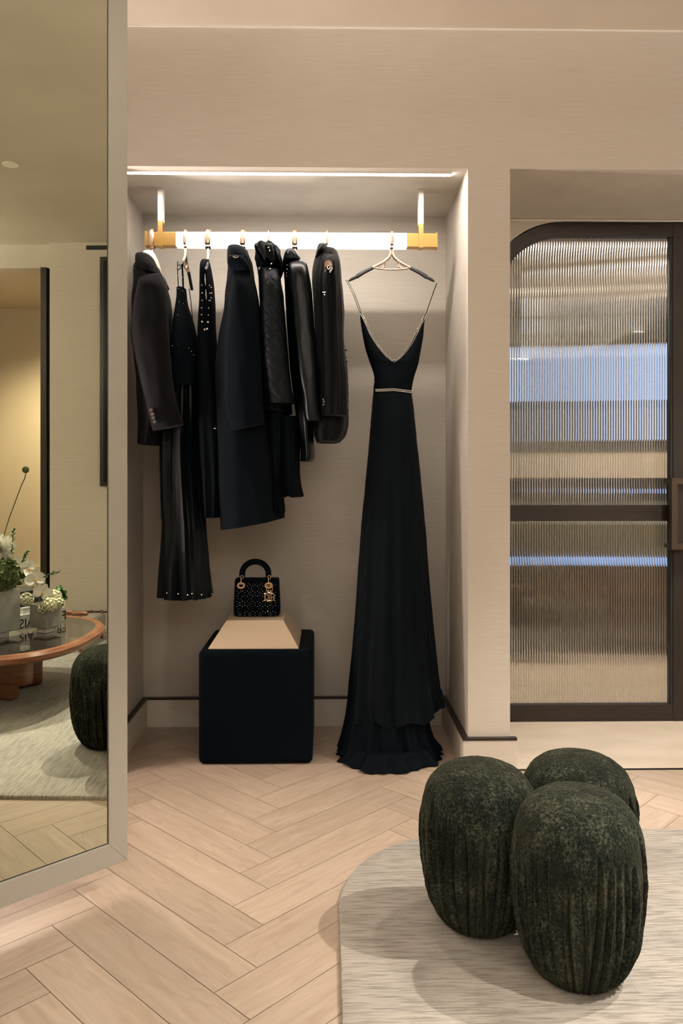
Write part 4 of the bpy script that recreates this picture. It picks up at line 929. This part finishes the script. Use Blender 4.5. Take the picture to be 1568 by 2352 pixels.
def make_pouf():
    r_ = thing('pouf', (0, 0, 0), in_place=False); rows = interp([(s, r, z) for s, (z, r) in enumerate([(z, r) for z, r in PROF])], 150)
    NA = 460; rs = []; rnd = random.Random(2)
    creases = []; a = 0
    while a < 2 * PI - .1:
        a += rnd.uniform(.11, .22); creases.append((a, rnd.uniform(.45, 1.0), rnd.uniform(.27, .36), rnd.uniform(-.05, .05), rnd.uniform(0, 6)))
    for s, r, z in rows:
        ring = []
        for j in range(NA):
            t = 2 * PI * j / NA; d = 0
            for ca, am, zt, dr, ph in creases:
                da = (t - ca - dr * (z / .4) - .03 * math.sin(z * 14 + ph) + PI) % (2 * PI) - PI
                if abs(da) < .16:
                    fade = max(0, min(1, (zt - z) / .06)) * min(1, .35 + z / .12)
                    d -= am * fade * (.0170 * math.exp(-(da / .026)**2) - .0075 * math.exp(-((da - .056) / .022)**2))
            if r > .01:
                q = noise.noise(Vector((math.cos(t) * 9, math.sin(t) * 9, z * 22))) * .0022 + noise.noise(Vector((math.cos(t) * 34, math.sin(t) * 34, z * 200))) * .0011
                d += q
            rr_ = max(r + d, .0005); ring.append((rr_ * math.cos(t), rr_ * math.sin(t), z + noise.noise(Vector((r * math.cos(t) * 90, r * math.sin(t) * 90, 4))) * .0012 * (z > .38)))
        rs.append(ring)
    mb = MB(); mb.rings(rs); mb.build('cushion', M['chenille'], r_, angle=80); return r_
pf = make_pouf(); RUGZ = .0165
for i, (x, y, sx, sz, rz, lb) in enumerate([(.592, 1.870, .975, 1.03, .3, 'dark green pleated chenille pouf, the front one of the three, nearest the camera'),
                                            (.402, 2.090, .985, .995, 2.2, 'dark green pleated chenille pouf, the left one of the three'),
                                            (.695, 2.195, 1.0, .955, 4.1, 'dark green pleated chenille pouf, the rear one, partly hidden by the others')]):
    o = pf if i == 0 else copy_tree(pf); o.location = (x, y, RUGZ); o.rotation_euler = (0, 0, rz)
    for ch in o.children: ch.scale = (sx, sx, sz)
    tag(o, lb, 'pouf', 'green poufs on the rug')

# ---------------------------------------------------------------- coffee table (seen in the mirror)
TZ = .34; tcx, tcy, ta, tb = 1.335, .92, .60, .64
ct = thing('coffee_table', (tcx, tcy, RUGZ), 'low coffee table with a rounded red-brown wooden rim and glass top, seen in the mirror', 'table')
def se(a, b, e, n=120):
    r = []
    for k in range(n):
        t = 2 * PI * k / n; c_, s_ = math.cos(t), math.sin(t)
        r.append((tcx + a * math.copysign(abs(c_)**(2 / e), c_), tcy + b * math.copysign(abs(s_)**(2 / e), s_)))
    return r
prof = [(0, TZ), (.012, TZ + .004), (.035, TZ + .003), (.048, TZ - .012), (.046, TZ - .032), (.03, TZ - .045), (.008, TZ - .045), (0, TZ - .03)]
rs = []
NT = 120
for off, z in prof + [prof[0]]: rs.append([(x, y, z) for x, y in se(ta - .048 + off, tb - .048 + off, 2.7, NT)])
mb = MB(); mb.rings(rs, cap=False); mb.build('wooden_rim', M['walnut'], ct)
mb = MB(); mb.rings([[(x, y, z) for x, y in se(ta - .0485, tb - .0485, 2.7, NT)] for z in (TZ - .012, TZ - .001)]); mb.build('glass_top', M['tglass'], ct, angle=30)
def slab(p0, p1, w, z0, z1, nm):
    p0, p1 = Vector(p0), Vector(p1); d = (p1 - p0).normalized(); n_ = Vector((-d.y, d.x, 0)) * w / 2; mb = MB()
    vs = []
    for z in (z0, z1): vs += [(*(p0 + n_).xy, z), (*(p0 - n_).xy, z), (*(p1 - n_).xy, z), (*(p1 + n_).xy, z)]
    mb.add(vs, [(0, 1, 2, 3), (7, 6, 5, 4), (0, 4, 5, 1), (1, 5, 6, 2), (2, 6, 7, 3), (3, 7, 4, 0)]); mb.build(nm, M['walnut'], ct, bevel=.022, segs=4)
slab((1.21, 1.27, 0), (1.44, .56, 0), .075, .10, TZ - .045, 'cross_beam')
slab((1.68, 1.27, 0), (1.02, .66, 0), .075, .20, TZ - .045, 'cross_beam')
for p, q in (((1.245, 1.185, 0), (1.33, .92, 0)), ((1.37, .80, 0), (1.43, .62, 0)), ((1.58, 1.18, 0), (1.47, 1.08, 0)), ((1.20, .82, 0), (1.08, .71, 0))): slab(p, q, .07, RUGZ, .21, 'leg')

# books on the table
def book(p, w, d, h, rz, z, col, lb, txt=None, tsize=.05):
    t = thing('book', (p[0], p[1], z), lb, 'book', rz=rz, in_place=False)
    mb = MB(); mb.box(-w / 2, w / 2, -d / 2, d / 2, 0, .003); mb.box(-w / 2, w / 2, -d / 2, d / 2, h - .003, h); mb.box(-w / 2, -w / 2 + .004, -d / 2, d / 2, .003, h - .003); mb.build('cover', col, t, smooth=False)
    mb = MB(); mb.box(-w / 2 + .004, w / 2 - .004, -d / 2 + .004, d / 2 - .004, .003, h - .003); mb.build('pages', M['paper'], t, smooth=False)
    if txt:
        mm = Matrix.Translation((-w / 2 - .0008, 0, h * .12)) @ Matrix.Rotation(-PI / 2, 4, 'Z') @ Matrix.Rotation(PI / 2, 4, 'X')
        o = textmesh(txt, tsize, .0004, 'spine_title', M['ink'], t, mm, bold=.0006)
    return t
BZ = TZ + .0005
S0, S1 = MR(50, 1449, z=TZ), MR(150, 1427, z=TZ)          # ends of the long spine
sd = (S1 - S0).normalized(); sn = Vector((-sd.y, sd.x, 0)); sa = math.atan2(-sn.y, -sn.x)
sm = (S0 + S1) / 2; SL = (S1 - S0).length
b1 = book(sm - sn * .125, .25, SL, .082, sa, BZ, M['paper'], 'thick white book with large black serif spine letters, lowest on the coffee table', 'FRANÇAIS', .074)
b2 = book(sm - sn * .135 + sd * .01, .24, SL * .9, .034, sa, BZ + .0825, M['paper'], 'slim white book lying on the thick white book', None)
b3 = book(sm - sn * .14 - sd * .03, .20, SL * .62, .085, sa, BZ + .117, M['ink'], 'black covered box book, topmost of the stack behind the vases', None)

# vases on narrower square feet
def vase(x, y, w, h, rz, lb, r_in=.006, foot=.55, fh=.03):
    t = thing('vase', (x, y, BZ), lb, 'vase', rz=rz, in_place=False)
    mb = MB(); a = w / 2; b = a - r_in
    sq = lambda q, z: [(-q, -q, z), (q, -q, z), (q, q, z), (-q, q, z)]
    mb.rings([sq(a * .985, fh), sq(a, fh + .004), sq(a, fh + h), sq(b, fh + h), sq(b, fh + h - .03)]); mb.build('vase_body', M['concrete'], t, smooth=False, bevel=.0015)
    mb = MB(); mb.rings([sq(a * foot, 0), sq(a * foot, fh - .0005)]); mb.build('vase_foot', M['white_acrylic'], t, smooth=False, bevel=.001); return t
vd = Vector((.914, -.405, 0))
v1 = MR(108, 1445, z=BZ + .03); vA = Vector((v1.x, v1.y, 0)) + vd * .082
vase(vA.x, vA.y, .115, .125, math.atan2(vd.y, vd.x) + PI / 4, 'small square silver-grey vase holding orchids and cream blossoms')
v2 = MR(48, 1446, z=BZ + .03); vB = Vector((v2.x, v2.y, 0)) - sd * .085 - sn * .085
vase(vB.x, vB.y, .17, .215, sa, 'large square silver-grey vase at the edge of the mirror')

# flowers
def petal(mb, c, d, up, L, w, cup=.3, n=6):
    """a cupped petal from c along d"""
    d = Vector(d).normalized(); s = d.cross(Vector(up)).normalized(); up = s.cross(d).normalized(); rows = []
    for i in range(n + 1):
        t_ = i / n; ww = w * math.sin(PI * min(1, t_ * .92 + .06))**.7 / 2; c_ = Vector(c) + d * L * t_ + up * L * cup * t_ * t_
        rows.append([c_ + s * ww * k + up * abs(k) * w * .12 for k in (-1, -.5, 0, .5, 1)])
    o = len(mb.v)
    lower = [[p - up * .0012 for p in r] for r in rows]
    for r in rows + lower: mb.v += [tuple(p) for p in r]
    m_ = (n + 1) * 5
    for i in range(n):
        for k in range(4):
            a = o + i * 5 + k; mb.f.append((a, a + 1, a + 6, a + 5)); mb.f.append((a + m_, a + 5 + m_, a + 6 + m_, a + 1 + m_))
def orchid(p, facing, size, lb, rot=0):
    t = thing('orchid_bloom', p, lb, 'flower', 'white orchid blooms'); f = Vector(facing).normalized(); r_ = f.cross(Vector((0, 0, 1))).normalized(); u_ = r_.cross(f)
    mb = MB()
    for a, L, w in ((90, 1, .75), (210, 1, .7), (330, 1, .7), (10, 1.05, 1.2), (170, 1.05, 1.2)):
        a = math.radians(a + rot); petal(mb, p + f * (.004 if w > 1 else 0), r_ * math.cos(a) + u_ * math.sin(a), f, size * L * .5, size * w * .5, .15)
    mb.build('petals', M['petal'], t, angle=80)
    mb = MB(); mb.sphere(p + f * .008 - u_ * size * .05, size * .07, 8, 6); mb.build('lip', M['orange'], t)
    mb = MB(); mb.tube([p, p - f * .03 - Vector((0, 0, .02)), Vector((vA.x, vA.y, BZ + .10)) if (p - vA).xy.length < .13 else Vector((vB.x, vB.y, BZ + .2))], .0016, 6); mb.build('flower_stem', M['stem'], t)
def puff(p, R, n, lb, m, nm='hydrangea_bloom', grp='cream blossom heads', seed=0):
    t = thing(nm, p, lb, 'flower', grp); rr = random.Random(seed); mb = MB()
    for i in range(n):
        z = 1 - 2 * (i + .5) / n; ph = i * 2.39996; r_ = math.sqrt(1 - z * z); d = Vector((r_ * math.cos(ph), r_ * math.sin(ph), z)); c_ = p + d * R * rr.uniform(.85, 1.08)
        s1 = d.orthogonal().normalized(); s2 = d.cross(s1)
        a0 = rr.random() * 6
        for k in range(4):
            a = a0 + k * PI / 2; petal(mb, c_, s1 * math.cos(a) + s2 * math.sin(a), d, R * .34, R * .34, .35, 3)
    mb.build('florets', m, t, angle=80)
    mb = MB(); mb.sphere(p, R * .82, 10, 8); mb.build('flower_core', M['bud'], t)
    return t
def at(u, v, x): return MR(u, v, x=x)
A_ = Vector((-1, .2, .25))
orchid(at(84, 1332, vA.x - .0), A_, .108, 'white orchid bloom with an orange centre above the small vase, upper one', 10)
orchid(at(98, 1362, vA.x - .06), A_ + Vector((0, .5, -.2)), .105, 'white orchid bloom drooping over the small vase, lower one', -25)
orchid(at(46, 1300, vA.x - .02), A_, .115, 'white orchid bloom left of the upper orchid, beside the large vase', 30)
orchid(at(68, 1308, vA.x + .04), A_ + Vector((0, 1, .2)), .09, 'white orchid bloom turned sideways between the two vases', 60)
puff(at(125, 1372, vA.x - .01), .036, 60, 'cream blossom head at the right rim of the small vase', M['cream_petal'], seed=1)
puff(at(117, 1388, vA.x - .055), .036, 60, 'cream blossom head spilling over the front of the small vase', M['cream_petal'], seed=2)
puff(at(102, 1397, vA.x - .06), .026, 36, 'cream blossom head lowest on the front of the small vase', M['cream_petal'], seed=3)
puff(at(137, 1385, vA.x - .03), .026, 36, 'cream blossom head hanging over the right corner of the small vase', M['cream_petal'], seed=4)
puff(at(63, 1377, vA.x + .03), .034, 50, 'cream blossom head left of the small vase', M['cream_petal'], seed=5)
puff(at(8, 1320, vB.x - .02), .075, 110, 'large green and cream blossom head in the large vase', M['bud'], seed=6)
# dahlia
p = at(3, 1262, vB.x + .0); t = thing('dahlia_bloom', p, 'large white pointed-petal dahlia at the left edge of the mirror', 'flower'); mb = MB()
for i in range(46):
    z = 1 - 1.5 * (i + .5) / 46; ph = i * 2.39996; r_ = math.sqrt(max(0, 1 - z * z)); d = Vector((-z, r_ * math.cos(ph), r_ * math.sin(ph))); petal(mb, p + d * .008, d, Vector((-1, 0, .01)), .075, .030, .1, 4)
mb.build('petals', M['petal'], t, angle=80); mb = MB(); mb.tube([p, Vector((vB.x, vB.y, BZ + .2))], .003, 6); mb.build('flower_stem', M['stem'], t)
def twig(u0, v0, pts, x, lb, seed, R=.012):
    t = thing('leaf_sprig', at(u0, v0, x), lb, 'leaf sprig', 'green sprigs among the flowers'); rr = random.Random(seed)
    P = [at(u, v, x) for u, v in pts]; mb = MB(); mb.tube(P, .002, 6); mb.build('sprig_stem', M['stem'], t); mb = MB()
    for a, b in zip(P, P[1:]):
        for k in range(9):
            c_ = a.lerp(b, k / 9); d = (b - a).normalized(); th = rr.random() * 6; s1 = d.orthogonal().normalized(); s2 = d.cross(s1)
            petal(mb, c_, d * .9 + s1 * math.cos(th) * .6 + s2 * math.sin(th) * .6, s1 * math.cos(th) + s2 * math.sin(th), R * 1.3, R * .6, .2, 4)
    mb.build('leaves', M['leaf'], t, angle=80)
twig(28, 1260, [(28, 1275), (31, 1240), (33, 1214)], vB.x, 'upright green succulent sprig beside the dahlia', 1, .016)
twig(50, 1285, [(50, 1292), (60, 1278), (67, 1264)], vB.x - .02, 'short green sprig rising behind the upper orchids', 2, .014)
twig(105, 1320, [(100, 1326), (118, 1318), (138, 1314)], vA.x, 'green sprig reaching right towards the wall', 3, .014)
p = at(22, 1345, vA.x + .02); t = thing('foliage', at(40, 1335, vA.x), 'dark green foliage filling the space between the two vases', 'foliage'); mb = MB(); rr = random.Random(8)
for i in range(26):
    c_ = at(35 + rr.uniform(0, 40), 1330 + rr.uniform(-10, 14), vA.x + .05); petal(mb, c_, Vector((rr.uniform(-1, 1), rr.uniform(-1, 1), rr.uniform(-.2, 1))), (0, 0, 1), .045, .022, .2, 5)
mb.build('leaves', M['leaf'], t, angle=80)
t = thing('ruffled_leaf', at(140, 1370, vA.x + .04), 'broad ruffled green leaf at the right of the small vase', 'leaf'); mb = MB()
for i in range(16):
    c_ = at(136 + rr.uniform(-9, 10), 1362 + rr.uniform(-18, 16), vA.x + .045); petal(mb, c_, Vector((rr.uniform(-1, 1), rr.uniform(-.4, 1), rr.uniform(-.6, .8))), Vector((-1, 0, .2)), .034, .028, .25, 5)
mb.build('leaf_blade', M['leaf'], t, angle=80)
# tall allium bud
P = [at(u, v, vB.x) for u, v in [(9, 1235), (22, 1192), (32, 1165), (45, 1130), (52, 1112), (58, 1100), (61, 1087)]]
t = thing('allium_stem', P[0], 'tall curved dark green stem with a round green head rising above the flowers', 'flower')
mb = MB(); mb.tube([Vector((vB.x, vB.y, BZ + .2))] + P, .0026, 8); mb.build('flower_stem', M['stem'], t)
mb = MB(); c_ = at(60.5, 1079, vB.x); mb.sphere(c_, .0165, 16, 12, .0155)
for i in range(120):
    z = 1 - 2 * (i + .5) / 120; ph = i * 2.39996; r_ = math.sqrt(1 - z * z); mb.sphere(c_ + Vector((r_ * math.cos(ph), r_ * math.sin(ph), z)) * .0165, .0022, 5, 4)
mb.build('flower_head', M['bud'], t)
# two rounded wooden finials of a seat beyond the table
ca = at(157, 1408, 2.35); cb_ = at(184, 1410, 2.35)
t = thing('lounge_chair', (2.6, (ca.y + cb_.y) / 2, 0), 'low lounge chair behind the table, only its rounded wooden arm ends showing', 'chair')
for q_, hl in ((ca, .018), (cb_, .040)):
    mb = MB(); mb.tube([(2.35, q_.y - hl - .016, q_.z - .006), (2.35, q_.y - hl - .008, q_.z), (2.35, q_.y, q_.z + .003), (2.35, q_.y + hl + .008, q_.z), (2.35, q_.y + hl + .016, q_.z - .006)], [.006, .014, .017, .014, .006], 10); ar = mb.build('armrest', M['walnut'], t)
    mb = MB(); mb.tube([(2.36, q_.y, RUGZ), (2.36, q_.y, q_.z - .016)], .011, 10); mb.build('leg', M['walnut'], t)
    mb = MB(); mb.tube([(2.80, q_.y, RUGZ), (2.80, q_.y, .22)], .011, 10); mb.build('leg', M['walnut'], t)
mb = MB(); mb.box(2.37, 2.84, ca.y - .02, cb_.y + .02, .10, .20); mb.build('seat', M['rug'], t, bevel=.02, segs=3)
# dark framed wall mirror on the pier and dark slot diffuser
y0 = 1.145 - .02
Q = MR(234, 700, x=RX - .055).y
t = thing('framed_picture', (RX - .06, Q + .4, 1.11), 'tall dark framed panel on the pier at the far edge of the mirror', 'picture')
mb = MB(); mb.box(RX - .095, RX - .055, Q, Q + .8, 1.10, 2.86); mb.build('picture_frame', M['bronze'], t, smooth=False, bevel=.004)
mb = MB(); mb.box(RX - .098, RX - .094, Q + .03, Q + .77, 1.13, 2.83); mb.build('picture_panel', M['leather'], t, smooth=False)
Q = MR(200, 560, x=RX - .055).y; t = thing('slot_diffuser', (RX - .06, Q + .3, 2.93), 'black linear air slot at the top of the pier in the mirror', 'air vent')
mb = MB(); mb.box(RX - .066, RX - .055, Q, Q + .7, 2.925, 2.955); mb.build('slot', M['gasket'], t, smooth=False)
mb = MB(); mb.box(RX - .069, RX - .066, Q + .004, Q + .696, 2.938, 2.942); mb.build('vane', M['bronze'], t, smooth=False)

for o in list(bpy.data.objects):
    if 'in_place' in o: del o['in_place']
